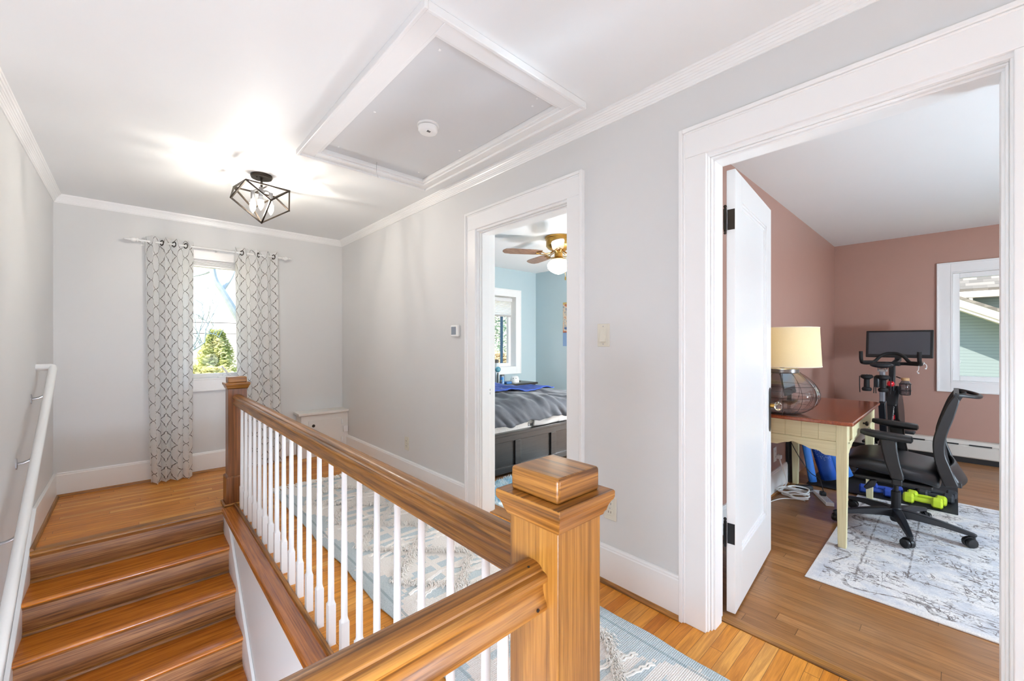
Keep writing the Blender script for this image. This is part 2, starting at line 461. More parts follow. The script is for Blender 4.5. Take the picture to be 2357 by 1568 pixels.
# local: x along the leaf, y thickness (0 = hall-facing side when open), leaf from y=-.038 to 0
LW, LH, TH = .765, 2.0-.035, .036
mb = MB()
st, rt, rb = .115, .12, .235
y0, y1 = -TH, 0.
mb.box(.004, st, y0, y1, .012, LH); mb.box(LW-st, LW, y0, y1, .012, LH)
mb.box(st, LW-st, y0, y1, .012, .012+rb); mb.box(st, LW-st, y0, y1, LH-rt, LH)
obj('door_frame', mb, M['trim'], dt, bevel=.002)
mb = MB().box(st-.003, LW-st+.003, -TH*.68, -TH*.32, rb, LH-rt+.003)
for s_ in (y0, y1):   # sticking around the panel
    o_ = s_; i_ = s_+(.008 if s_ == y0 else -.008)
    for k, dd in ((.0, .004), (.012, .008), (.022, .0115)):
        f0 = s_+(dd if s_ == y0 else -dd); a_, b_ = min(f0, -TH/2), max(f0, -TH/2)
        for (xa, xb, za, zb) in ((st+k, st+k+.012, rb+.012+k, LH-rt-k), (LW-st-k-.012, LW-st-k, rb+.012+k, LH-rt-k), (st+k, LW-st-k, rb+.012+k, rb+.024+k), (st+k, LW-st-k, LH-rt-k-.012, LH-rt-k)):
            mb.box(xa, xb, a_, b_, za, zb)
obj('door_panel', mb, M['trim'], dt, bevel=.0012, seg=1)
pl = MB()
for s_, e_ in ((-TH-.003, -TH), (0, .003)):
    pl.box(LW-.062, LW-.014, s_, e_, .72, .925)
    pl.prism([(LW-.062, .925), (LW-.014, .925), (LW-.022, .94), (LW-.038, .948), (LW-.054, .94)], 'Y', s_, e_)
    pl.prism([(LW-.062, .72), (LW-.054, .705), (LW-.038, .697), (LW-.022, .705), (LW-.014, .72)], 'Y', s_, e_)
obj('lock_plate', pl, M['blackm'], dt, bevel=.001, label='long black lock plate')
for s_ in (-1, 1):
    Mx = Matrix.Rotation(R(90)*(1 if s_ < 0 else -1), 4, 'X')
    cc = (LW-.038, -TH-.003 if s_ < 0 else .003, .845)
    rose = MB().lathe([(.011, 0), (.011, .022), (.0001, .022)], cc, 16, Mx)
    k = obj('knob_shank', rose, M['brass'], dt, smooth=True)
    kn = MB().lathe([(.0001, .056), (.012, .055), (.021, .049), (.026, .040), (.024, .03), (.015, .022), (.0001, .021)], cc, 12, Mx)
    obj('knob', kn, glass('crystal_%d' % (s_+1), 'f4f8fa', .02), k, label='faceted glass knob')
for z0, nm, mat in ((1.70, 'brass_hinge', M['bronze']), (.315, 'black_hinge', M['blackm'])):
    h = MB()
    h.box(.0015, .0045, -TH+.002, -.004, z0, z0+.09)
    h.tube([(-.001, .004, z0-.006), (-.001, .004, z0+.098)], .006, 10)
    h.sphere((-.001, .004, z0+.106), .007, 10); h.sphere((-.001, .004, z0-.012), .006, 10)
    h.box(-.022, -.001, .0035, .0065, z0, z0+.09)
    obj('hinge', h, mat, dt, bevel=.0008, label='aged brass hinge' if 'brass' in nm else 'black painted hinge')

# ---- windows
def window(name, axis, face, hole, depth, label, cw=.095, glassoff=.085, fr=.04, crank=None, apron=.10, mul=None):
    """casement in HOLE of the wall whose room side is FACE; outward is +AXIS"""
    t = sgroup(name, label, 'window')
    u0, u1, z0, z1 = hole
    def B(mb, d0, d1, a, b, c, d):
        mb.box(face+d0, face+d1, a, b, c, d) if axis == 'X' else mb.box(a, b, face+d0, face+d1, c, d)
    mb = MB()
    B(mb, -.02, 0, u0-cw, u0, z0-apron, z1+cw); B(mb, -.02, 0, u1, u1+cw, z0-apron, z1+cw)
    B(mb, -.02, 0, u0, u1, z1, z1+cw); B(mb, -.02, 0, u0, u1, z0-apron, z0)
    e0, e1, q0, q1 = u0-cw-.002, u1+cw+.002, z0-apron-.002, z1+cw+.002
    for a, b, c, d in ((e0, e0+.015, q0, q1), (e1-.015, e1, q0, q1), (e0+.015, e1-.015, q1-.015, q1), (e0+.015, e1-.015, q0, q0+.015)):
        B(mb, -.028, 0, a, b, c, d)
    obj('casing', mb, M['trim'], t, bevel=.002)
    mb = MB(); jt = .014
    for a, b, c, d in ((u0, u0+jt, z0, z1), (u1-jt, u1, z0, z1), (u0+jt, u1-jt, z0, z0+jt), (u0+jt, u1-jt, z1-jt, z1)):
        B(mb, -.023, depth, a, b, c, d)
    obj('window_jamb', mb, M['trim'], t, bevel=.002)
    mb = MB(); g0, g1 = glassoff-.03, glassoff+.02
    v0, v1, w0, w1 = u0+jt, u1-jt, z0+jt, z1-jt
    for a, b, c, d in ((v0, v0+fr, w0, w1), (v1-fr, v1, w0, w1), (v0+fr, v1-fr, w0, w0+fr), (v0+fr, v1-fr, w1-fr, w1)):
        B(mb, g0, g1, a, b, c, d)
    if mul: B(mb, g0, g1, (v0+v1)/2-mul, (v0+v1)/2+mul, w0, w1)
    sash = obj('window_frame', mb, M['trim'], t, bevel=.003)
    mb = MB(); B(mb, glassoff-.002, glassoff+.002, v0+fr-.003, v1-fr+.003, w0+fr-.003, w1-fr+.003)
    obj('pane', mb, M['pane'], sash)
    return t, sash
w1, s1 = window('window_1', 'Y', YB, W1, .16, 'white casement window between the patterned curtains')
mb = MB()   # crank operator on the sill
mb.box(.60, .74, YB+.01, YB+.055, .871, .885); mb.box(.635, .70, YB+.018, YB+.05, .885, .9)
obj('crank_base', mb, M['white'], w1, bevel=.004)
obj('crank_handle', MB().tube(spline([(.685, YB+.02, .9), (.665, YB-.005, .915), (.64, YB-.012, .955), (.622, YB-.016, .978)], 4), [.008]*12+[.009], 8), M['white'], w1, smooth=True)
mb = MB()   # raised pleated shade
for k in range(5): mb.box(.352, .798, YB+.012-.001*(k % 2), YB+.05+.004*(k % 2), 1.925+k*.0095, 1.9325+k*.0095)
mb.box(.352, .798, YB+.01, YB+.052, 1.972, 1.99)
mb.box(.352, .798, YB+.01, YB+.05, 1.91, 1.924)
props(obj('pleated_shade', mb, M['trim'], None, bevel=.002), 'white pleated shade raised at the top of the curtained window', 'shade')
w2, s2 = window('window_2', 'X', XO, W2, .16, 'white framed window in the dusky pink wall', cw=.098, fr=.05, glassoff=.05, apron=.10)
mb = MB(); mb.box(XO+.005, XO+.02, .012, .026, .93, 1.02); mb.tube([(XO+.0, .02, 1.01), (XO-.012, .022, .97), (XO-.008, .02, .935)], .006, 8)
obj('sash_lock', mb, M['white'], w2, bevel=.002)
w3, s3 = window('window_3', 'Y', YBD1, W3, .17, 'white framed window over the nightstand in the bedroom', fr=.05, glassoff=.13, cw=.096)
mb = MB(); mb.box(4.286, 4.33, YBD1+.155, YBD1+.178, .86, 1.9); mb.box(3.78, 4.33, YBD1+.155, YBD1+.178, .862, .885)
g_ = plain('blue_window_cladding', '3f6280', .4)
obj('outer_sash', mb, g_, w3, bevel=.002, label='slate blue outer sash edge')
mb = MB(); mb.box(3.77, 4.405, YBD1+.02, YBD1+.06, 1.85, 1.905)
bl = obj('window_blind', mb, plain('blind_rail', 'dcdcdc', .4), None, bevel=.004)
props(bl, 'white cellular blind half lowered over the bedroom window', 'blind')
mb = MB().grid(lambda u, v: Vector((3.775+u*.62, YBD1+.04+(.006 if int(round(v*28)) % 2 else -.006), 1.635+v*.215)), 1, 28)
gb = G('blind_fabric'); dif = gb.n('BsdfDiffuse', Color=lin('f4f4f4')); trl = gb.n('BsdfTranslucent', Color=lin('f6f6f6'))
gb.surf(gb.n('MixShader', i0=.5, i1=dif.outputs[0], i2=trl.outputs[0]).outputs[0])
obj('blind_cells', mb, gb.m, bl)
obj('bottom_rail', MB().box(3.77, 4.40, YBD1+.025, YBD1+.055, 1.612, 1.638), plain('blind_rail_grey', 'b9b7b4', .4), bl, bevel=.003)
# plain windows of the sides out of the frame
for nm, ax, face, hole in (('window_4', 'S', YS, SW[0]), ('window_5', 'S', YS, SW[1]), ('window_6', 'S', YO0, OW[0]), ('window_7', 'S', YO0, OW[1])):
    u0, u1, z0, z1 = hole; mb = MB()
    for a, b, c, d in ((u0, u0+.05, z0, z1), (u1-.05, u1, z0, z1), (u0, u1, z0, z0+.05), (u0, u1, z1-.05, z1)): mb.box(a, b, face-.11, face-.05, c, d)
    struct(nm, mb, M['trim'], 'plain white window frame in the wall facing the doors %s' % nm[-1], 'window')

# ---- attic hatch
ht = thing('attic_hatch', 'white framed attic hatch with a flat panel in the ceiling', 'hatch', ((HX0+HX1)/2, (HY0+HY1)/2, CZ))
mb = MB(); fw = .082; z0, z1 = CZ-.02, CZ
for a, b, c, d in ((HX0-fw, HX0, HY0-fw, HY1+fw), (HX1, HX1+.05, HY0-fw, HY1+fw), (HX0, HX1, HY0-fw, HY0), (HX0, HX1, HY1, HY1+fw-.02)): mb.box(a, b, c, d, z0, z1)
a, b, c, d = HX0-fw, HX1+.05, HY0-fw, HY1+fw-.02
for q in ((a-.016, a, c-.016, d+.016), (b, b+.016, c-.016, d+.016), (a, b, c-.016, c), (a, b, d, d+.016)): mb.box(*q, CZ-.032, CZ)
obj('hatch_frame', mb, M['trim'], ht, bevel=.003)
mb = MB()
for q in ((HX0, HX0+.018, HY0, HY1), (HX1-.018, HX1, HY0, HY1), (HX0+.018, HX1-.018, HY0, HY0+.018), (HX0+.018, HX1-.018, HY1-.018, HY1)): mb.box(*q, CZ-.012, CZ+.055)
obj('inner_stop', mb, M['trim'], ht, bevel=.002)
obj('hatch_panel', MB().box(HX0+.021, HX1-.021, HY0+.021, HY1-.021, CZ+.012, CZ+.03), plain('hatch_paint', 'd3d4d5', .5, var=.012, scale=4), ht)
obj('pull_wire', MB().tube(spline([(1.16, 2.545, CZ+.014), (1.16, 2.55, CZ-.02), (1.165, 2.555, CZ-.05), (1.18, 2.57, CZ-.075)], 5), .0012, 6), M['nickel'], ht, smooth=True)
for (x, y) in ((.9, 1.4), (.9, 2.0), (.9, 2.5), (1.45, 1.42), (1.46, 2.05), (1.44, 2.5), (1.42, 1.36)): obj('screw_cap', MB().lathe([(.0001, -.003), (.006, -.002), (.007, 0)], (x, y, CZ+.0125), 10), M['trim'], ht, smooth=True)

# smoke detector under the hatch panel
sd = thing('smoke_detector', 'round white smoke detector on the attic hatch panel', 'smoke detector', (1.165, 1.925, CZ+.012))
c0 = (1.165, 1.925, CZ+.0115)
obj('detector_base', MB().lathe([(.058, 0), (.058, -.008), (.05, -.010)], c0, 32), M['white'], sd, smooth=True)
obj('detector_cover', MB().lathe([(.052, -.013), (.052, -.030), (.045, -.040), (.03, -.046), (.0001, -.047)], c0, 32), M['white'], sd, smooth=True, angle=50)
obj('vent_gap', MB().lathe([(.048, -.009), (.048, -.014)], c0, 32), M['black'], sd, smooth=True)
mb = MB()
for i in range(4):
    for j in range(3): mb.box(1.145+i*.005, 1.148+i*.005, 1.895+j*.005, 1.898+j*.005, c0[2]-.0475, c0[2]-.044)
obj('speaker_holes', mb, M['black'], sd)
# ------------------------------------------------------------ staircase
N0, RUN, RISE = 3.595, .235, .185
SX0, SX1 = XL+.02, .485
st_ = thing('staircase', 'glossy orange oak stairs going down from the landing', 'stairs', (0, N0, 0))
def nosing_profile(y, z, d, t=.028):
    pts = [(y+d, z-t), (y+.014, z-t)]
    pts += [(y+.014-.014*math.sin(a), z-t/2-t/2*math.cos(a)) for a in [PI*k/8 for k in range(1, 8)]]
    return pts+[(y+.014, z), (y+d, z)]
for i in range(0, 12):
    y, z = N0-RUN*i, -RISE*i
    d = RUN+.028 if i else .066
    mb = MB().prism(nosing_profile(y, z, d), 'X', SX0, SX1 if i else .497)
    tr = obj('tread' if i else 'landing_nosing', mb, M['tread'] if i else M['oakX'], st_, smooth=True, angle=30)
    yr = y+.030
    mb = MB().box(SX0, SX1, yr, yr+.016, z-RISE, z-.028)
    ri = obj('riser', mb, M['riser'], st_)
    sc = [(yr+.001, z-.046), (yr-.004, z-.045), (yr-.008, z-.040), (yr-.011, z-.033), (yr-.016, z-.0285), (yr+.001, z-.0285)]
    obj('cove_moulding', MB().prism(sc, 'X', SX0, SX1), M['riser'], ri, smooth=True, angle=30)
    q = [(yr+.001, z-RISE), (yr-.017, z-RISE+.0005), (yr-.0165, z-RISE+.006), (yr-.012, z-RISE+.013), (yr-.006, z-RISE+.017), (yr+.001, z-RISE+.018)]
    obj('foot_moulding', MB().prism(q, 'X', SX0, SX1), M['oakX'], ri, smooth=True, angle=30)
# skirt boards either side
sl = RISE/RUN
def zl(y, k): return -sl*(N0-y)+k
kR, kL = .085, .012
mb = MB().prism([(3.594, -.0325), (3.444, -.0325), (.75, zl(.75, kR)), (.75, zl(.75, -.30)), (3.594, zl(3.594, -.30))], 'X', .484, .4995)
obj('skirt_board', mb, M['trim'], st_, bevel=.002, label='white skirt board under the balustrade curb')
yk = 3.835
mb = MB().prism([(YB-.0005, 0.0), (YB-.0005, .185), (yk, .185), (.75, .185-sl*(yk-.75)), (.75, zl(.75, -.3)), (N0, zl(N0, -.3)), (N0+.06, 0.0)], 'X', XL+.0005, XL+.020)
obj('skirt_board', mb, M['trim'], st_, bevel=.002, label='white skirt board below the white handrail')

sh = [(XL+.02, 0), (XL+.036, 0), (XL+.035, .007), (XL+.030, .015), (XL+.02, .019)]
obj('shoe_moulding', MB().prism(sh, 'Y', N0+.012, YB-.018), M['oakY'], st_, smooth=True, angle=25)

# ------------------------------------------------------------ balustrade
bt = thing('balustrade', 'oak newel and handrail balustrade with white balusters round the stairwell', 'balustrade', (.58, .51, 0))
NX, NY, NS = .58, .509, .0595          # near newel centre and half width
FX, FY, FS = .575, 3.70, .0595         # far newel
def newel(cx, cy, s, mat, base, hb, h_cr, name_label, z0):
    mb = MB().box(cx-s, cx+s, cy-s, cy+s, z0, h_cr)
    p = obj('newel_post', mb, mat, bt, bevel=.002, label=name_label)
    cm = MB(); o_ = .0175
    steps = [(.0, h_cr-.022), (.004, h_cr-.022), (.006, h_cr-.016), (.0085, h_cr-.013), (.011, h_cr-.004), (.015, h_cr+.004), (o_, h_cr+.007), (o_+.002, h_cr+.012), (o_+.002, h_cr+.022), (o_, h_cr+.025)]
    rings = []
    for d, z in steps:
        e = s+d; rings.append([Vector((cx-e, cy-e, z)), Vector((cx+e, cy-e, z)), Vector((cx+e, cy+e, z)), Vector((cx-e, cy+e, z))])
    cm.loft(rings)
    cmo = obj('cap_moulding', cm, [M['oakX'], M['oakY']], p, bevel=.001, seg=1)
    for f in cmo.data.polygons: f.material_index = 1 if abs(f.normal.x) > abs(f.normal.y) else 0
    b = MB(); e = s-.001; t = h_cr+.068
    b.box(cx-e, cx+e, cy-e, cy+e, h_cr+.024, t)
    cbo = obj('cap_block', b, [M['oakY'], M['oakX']], p, bevel=.006, seg=3)
    for f in cbo.data.polygons: f.material_index = 1 if abs(f.normal.y) > .7 else 0
    if base:
        bm_ = MB(); e0 = s+.013
        R_ = []
        for d, z in ((.013, z0), (.013, hb-.03), (.013, hb-.012), (.006, hb-.004), (.0, hb)):
            e = s+d; R_.append([Vector((cx-e, cy-e, z)), Vector((cx+e, cy-e, z)), Vector((cx+e, cy+e, z)), Vector((cx-e, cy+e, z))])
        bm_.loft(R_); obj('newel_base', bm_, mat, p, bevel=.001, seg=1)
        sm = MB(); e = s+.013; w = .017
        for q in ((cx-e-w, cx-e, cy-e-w, cy+e), (cx-e-w, cx+e, cy-e-w, cy-e)): sm.box(*q, .0005, .019)
        obj('base_shoe', sm, M['oakX'], p, bevel=.007, seg=3)
    return p
newel(NX, NY, NS, M['oakZ'], False, 0, .903, 'light oak newel post at the near corner', 0)
newel(FX, FY, FS, M['oakZd'], True, .215, .880, 'darker oak newel post at the window end', 0)
# handrail profile (half width across, height); ogee moulded
half = [(0, .8175), (.010, .8165), (.0175, .8135), (.0215, .8095), (.0225, .8060), (.0262, .8058), (.0315, .8040), (.0352, .7998), (.0358, .7955), (.0340, .7910), (.0290, .7875), (.0252, .7865), (.0240, .7820), (.0242, .7750), (.0265, .7660), (.0305, .7580), (.0335, .7510), (.0335, .7460), (.0315, .7415), (.0265, .7390), (0, .7390)]
pr = half+[(-x, z) for x, z in half[-2:0:-1]]
mb = MB().prism([(NY-.001+x*.98, z) for x, z in pr], 'X', XL, NX-NS+.003)
hr = obj('handrail', mb, M['oakX'], bt, smooth=True, angle=28, label='oak handrail across the stairwell end')
for (y, z, r) in ((NY-.0345, .752, .003), (NY-.012, .8165, .0022)):
    nb = MB().lathe([(.0001, -.0006), (r, -.0006), (r, .0008), (.0001, .0008)], (.498, y, z), 10, Matrix.Rotation(R(90), 4, 'X') if z < .8 else None)
    obj('nail_hole', nb, M['black'], hr)
mb = MB().prism([(NX-.001+x, z) for x, z in pr], 'Y', NY+NS-.003, FY-FS+.003)
obj('handrail', mb, M['oakY'], bt, smooth=True, angle=28, label='long oak handrail running to the window end')
# curb cap and moulding
cp = [(.470, -.024), (.474, -.030), (.556, -.030), (.556, .006), (.478, .006), (.473, .003), (.470, -.003)]
obj('curb_cap', MB().prism(cp, 'Y', .50, 3.594), M['curb'], bt, smooth=True, angle=30, label='reddish oak curb cap along the stairwell')
qm = [(.546, .006), (.566, .0), (.567, .003), (.566, .013), (.561, .019), (.553, .020), (.547, .016)]
obj('curb_moulding', MB().prism(qm, 'Y', .57, 3.61), M['oakY'], bt, smooth=True, angle=30)
cp2 = [(.470, -.024), (.474, -.030), (.556, -.030), (.556, .006), (.478, .006), (.473, .003), (.470, -.003)]
obj('curb_cap', MB().prism([(.565-(x-.47)*.6, z) for x, z in cp2], 'X', XL, .52), M['curb'], bt, smooth=True, angle=30)
# balusters: square foot, turned tapering shaft
def baluster_mesh():
    mb = MB(); s = .0142; mb.box(-s, s, -s, s, 0, .163)
    n = 16; rings = []
    def sq(t, e): return Vector((math.cos(t), math.sin(t), 0))
    for r, z, k in ((.0142, .160, 1), (.0140, .166, .6), (.0128, .172, 0), (.0119, .178, 0), (.0119, .20, 0), (.0112, .4, 0), (.0100, .6, 0), (.0092, .742, 0)):
        ring = []
        for i in range(n):
            t = 2*PI*(i+.5)/n; c_, s_ = math.cos(t), math.sin(t); m = max(abs(c_), abs(s_))
            q = r*((1-k)+k/m); ring.append(Vector((c_*q, s_*q, z)))
        rings.append(ring)
    mb.loft(rings); return mb
b0 = None
def put_baluster(x, y):
    global b0
    if b0 is None:
        b0 = obj('baluster', baluster_mesh(), M['trim'], bt, smooth=True, angle=30); b = b0
        b.matrix_parent_inverse = Matrix.Identity(4)
    else:
        b = b0.copy(); C.objects.link(b)
    b.location = Vector((x, y, 0))-bt.location
for i in range(21): put_baluster(.58, .714+.1395*i)
for i in range(7): put_baluster(.449-.1395*i, .508)

# ------------------------------------------------------------ white handrail on the stair wall
wh = thing('wall_handrail', 'white round handrail on steel brackets going down the stair wall', 'handrail', (XL, 4.0, 1.05))
xr = XL+.075; sl2 = .70
def hz(y): return 1.045-sl2*(3.985-y)
mb = MB().tube([(XL, 3.985, 1.045), (xr-.012, 3.985, 1.045), (xr-.004, 3.982, 1.043), (xr, 3.972, 1.036), (xr, .95, hz(.95))], .0205, 20)
obj('rail', mb, M['trim'], wh, smooth=True, angle=50)
for y in (3.80, 3.37, 2.97, 2.3):
    z = hz(y); mb = MB()
    mb.lathe([(.0001, .0), (.012, .0), (.012, .005), (.007, .007), (.0001, .007)], (XL, y, z-.055), 16, Matrix.Rotation(R(90), 4, 'Y') @ Matrix.Diagonal((2.4, 1, 1, 1)))
    mb.tube(spline([(XL+.004, y, z-.055), (XL+.03, y, z-.05), (XL+.06, y, z-.034), (xr, y, z-.018)], 5), .0068, 10)
    obj('bracket', mb, M['nickel'], wh, smooth=True)

# ------------------------------------------------------------ little cupboard in the corner
cb = thing('low_cupboard', 'low white knee-wall cupboard in the corner beyond the balustrade', 'cupboard', (1.52, 4.67, 0))
FYc = 4.585
mb = MB().box(1.275, XR, FYc, YB, 0, .442)
obj('cupboard_body', mb, M['trim2'], cb, bevel=.002)
mb = MB().box(1.245, XR, FYc-.028, YB, .447, .472); mb.box(1.258, XR, FYc-.016, YB, .440, .447)
obj('cupboard_top', mb, M['trim2'], cb, bevel=.004)
dr = obj('cupboard_door', MB().box(1.345, 1.675, FYc-.012, FYc-.0005, .07, .385), M['trim2'], cb, bevel=.003)
k = MB().lathe([(.007, 0), (.006, .012), (.014, .018), (.016, .024), (.012, .029), (.0001, .030)], (1.385, FYc-.012, .335), 16, Matrix.Rotation(R(90), 4, 'X'))
obj('knob', k, M['bronze'], dr, smooth=True, label='dark bronze knob')
for z in (.315, .12): obj('hinge', MB().tube([(1.682, FYc-.010, z), (1.682, FYc-.010, z+.055)], .005, 8).box(1.684, 1.697, FYc-.004, FYc, z+.006, z+.049), M['trim'], cb, bevel=.001)
obj('latch_box', MB().box(1.700, 1.748, FYc-.022, FYc, .225, .29), M['white'], cb, bevel=.003)

# ------------------------------------------------------------ things on the right wall
th = thing('thermostat', 'small white square thermostat with a glossy screen beside the bedroom door', 'thermostat', (XR, 2.50, 1.25))
obj('thermostat_case', MB().box(XR-.026, XR, 2.458, 2.545, 1.248, 1.333), M['white'], th, bevel=.006, seg=3)
gs = G('glossy_grey_screen'); gs.bsdf(lin('8d95a0'), .06, 0.)
obj('screen', MB().box(XR-.0268, XR-.0255, 2.473, 2.532, 1.262, 1.320), gs.m, th, label='glossy grey screen')
def plate(name, label, cat, y, z, axis='X', face=XR, sgn=-1, kind='outlet', mat=None):
    t = thing(name, label, cat, (face, y, z) if axis == 'X' else (y, face, z))
    def B(mb, d0, d1, a, b, c, d):
        lo, hi = sorted((face+sgn*d0, face+sgn*d1))
        mb.box(lo, hi, a, b, c, d) if axis == 'X' else mb.box(a, b, lo, hi, c, d)
        return mb
    mat = mat or M['almond']
    obj('cover_plate', B(MB(), 0, .006, y-.036, y+.036, z-.058, z+.058), mat, t, bevel=.0025)
    if kind == 'outlet':
        for s in (-1, 1):
            p = obj('socket', B(MB(), .005, .0085, y-.017, y+.017, z+s*.021-.014, z+s*.021+.014), mat, t, bevel=.003)
            m = MB()
            for dy in (-.0065, .0065): B(m, .0086, .0089, y+dy-.0012, y+dy+.0012, z+s*.021-.002, z+s*.021+.008)
            obj('slots', m, M['black'], p)
    else:
        m = MB(); lo = [(0.004, -.032), (.008, .030), (.004, .034)]
        m.prism([(face+sgn*.004, z-.034), (face+sgn*.017, z-.033), (face+sgn*.0085, z+.006), (face+sgn*.007, z+.034), (face+sgn*.004, z+.034)], 'Y', y-.0165, y+.0165)
        obj('rocker', m, mat, t, bevel=.001)
    for dz in ((0,) if kind == 'outlet' else (-.045, .045)):
        obj('screw', B(MB(), .0062, .0066, y-.003, y+.003, z+dz-.003, z+dz+.003), M['nickel'], t)
    return t
plate('light_switch', 'almond rocker light switch between the two doorways', 'light switch', 1.212, 1.24, kind='switch')
plate('electrical_outlet', 'almond electrical outlet low on the wall beyond the balustrade', 'outlet', 3.245, .325)
plate('electrical_outlet', 'almond electrical outlet half hidden behind the near newel post', 'outlet', 1.172, .375)
# ------------------------------------------------------------ geometric ceiling light
LX, LY = .653, 3.259
cl = thing('ceiling_light', 'dark bronze open geometric cage ceiling light with three bulbs', 'ceiling light', (LX, LY, CZ))
mb = MB().lathe([(.066, 0), (.066, -.013), (.062, -.016), (.062, -.022), (.0001, -.022)], (LX, LY, CZ), 40)
for a in (30, 210): mb.sphere((LX+.036*math.cos(R(a)), LY+.036*math.sin(R(a)), CZ-.024), .0045, 8)
obj('canopy', mb, M['bronze'], cl, smooth=True)
obj('stem', MB().tube([(LX, LY, CZ-.02), (LX, LY, 2.235)], .0075, 12), M['bronze'], cl, smooth=True)
def tilt(p):
    q = Vector(p)-Vector((LX, LY, 2.2)); q = Matrix.Rotation(R(4.0), 4, Vector((math.cos(R(6)), math.sin(R(6)), 0))) @ q
    return q+Vector((LX, LY, 2.2))
top = [tilt((LX+.185*math.cos(R(a)), LY+.185*math.sin(R(a)), 2.265)) for a in (-129, -39, 51, 141)]
mid = [tilt((LX+.180*math.cos(R(a)), LY+.180*math.sin(R(a)), 2.160)) for a in (-84, 6, 96, 186)]
tip = Vector((LX, LY, 2.032))
mb = MB(); w = .0095
for i in range(4):
    for a, b in ((top[i], top[(i+1) % 4]), (top[i], mid[i]), (mid[i], top[(i+1) % 4]), (mid[i], tip)): mb.bar(a, b, w, w)
for p in top+mid+[tip]: mb.sphere(p, w*.72, 8)
for i in (0, 2): mb.bar(top[i], (LX, LY, 2.262), .006, .006) if False else None
mb.bar((top[0]+top[1])/2, (top[2]+top[3])/2, .007, .007)
obj('cage', mb, M['bronze'], cl)
mb = MB().lathe([(.0001, 2.262), (.018, 2.26), (.02, 2.245), (.012, 2.232), (.0001, 2.23)], (LX, LY, 0), 16)
BP = [(LX+.062*math.cos(R(a)), LY+.062*math.sin(R(a))) for a in (135, 15, 255)]
for x, y in BP:
    mb.tube(spline([(LX, LY, 2.243), ((LX+x)/2, (LY+y)/2, 2.262), (x, y, 2.252)], 5), .005, 8)
obj('lamp_arms', mb, M['nickel'], cl, smooth=True)
g = G('clear_lit_bulb'); tr_ = g.n('BsdfTransparent', Color=(1, 1, 1, 1)); em_ = g.n('Emission', Color=lin('fff3e0'), Strength=1.1)
bulbm = g.surf(g.n('AddShader', i0=tr_.outputs[0], i1=em_.outputs[0]).outputs[0]); filam = emit('bulb_filament', 'fff6ea', BULB)
for i, (x, y) in enumerate(BP):
    so = obj('socket', MB().lathe([(.0001, 2.258), (.013, 2.256), (.013, 2.2), (.011, 2.196), (.0001, 2.196)], (x, y, 0), 16), M['nickel'], cl, smooth=True)
    obj('bulb', MB().lathe([(.009, 2.196), (.013, 2.188), (.0185, 2.168), (.0205, 2.152), (.018, 2.134), (.011, 2.116), (.004, 2.104), (.0001, 2.099)], (x, y, 0), 16), bulbm, so, smooth=True)
    obj('bulb_shade_collar', MB().lathe([(.0001, 2.197), (.0135, 2.1965), (.0155, 2.185), (.0192, 2.170), (.0185, 2.169), (.0001, 2.170)], (x, y, 0), 16), M['white'], so, smooth=True)  # opaque base collar, added to cut the filament's upward light on the ceiling
    obj('filament', MB().lathe([(.0001, 2.160), (.005, 2.158), (.0055, 2.142), (.005, 2.122), (.0001, 2.120)], (x, y, 0), 10), filam, so, smooth=True)

# ------------------------------------------------------------ patterned curtains on a white rod
g = G('trellis_curtain_fabric'); uv = g.n('UVMap').outputs[0]; ux, uy, uz = g.sep(uv)
Wt, Ht = .112, .150
fx = g.math('PINGPONG', g.math('ADD', ux, 10*Wt), Wt/2)
ty = g.math('DIVIDE', g.math('PINGPONG', g.math('ADD', uy, 10*Ht), Ht/2), Ht/2)
# ogee with small shoulders, like a quatrefoil trellis
sy = g.math('ADD', ty, g.math('MULTIPLY', g.math('SINE', g.math('MULTIPLY', ty, 2*PI)), .075))
st3 = g.math('MULTIPLY', g.math('SINE', g.math('MULTIPLY', ty, 6*PI)), .030)
sy = g.math('MULTIPLY', g.math('ADD', sy, st3), Wt/2)
d = g.math('ABSOLUTE', g.math('SUBTRACT', fx, sy))
wob = g.noise(uv, 60, 2)
ln = g.math('LESS_THAN', d, g.math('ADD', g.math('MULTIPLY', wob, .0018), .0020))
weave = g.noise(g.comb(g.math('MULTIPLY', ux, 900), g.math('MULTIPLY', uy, 900)), 1, 1)
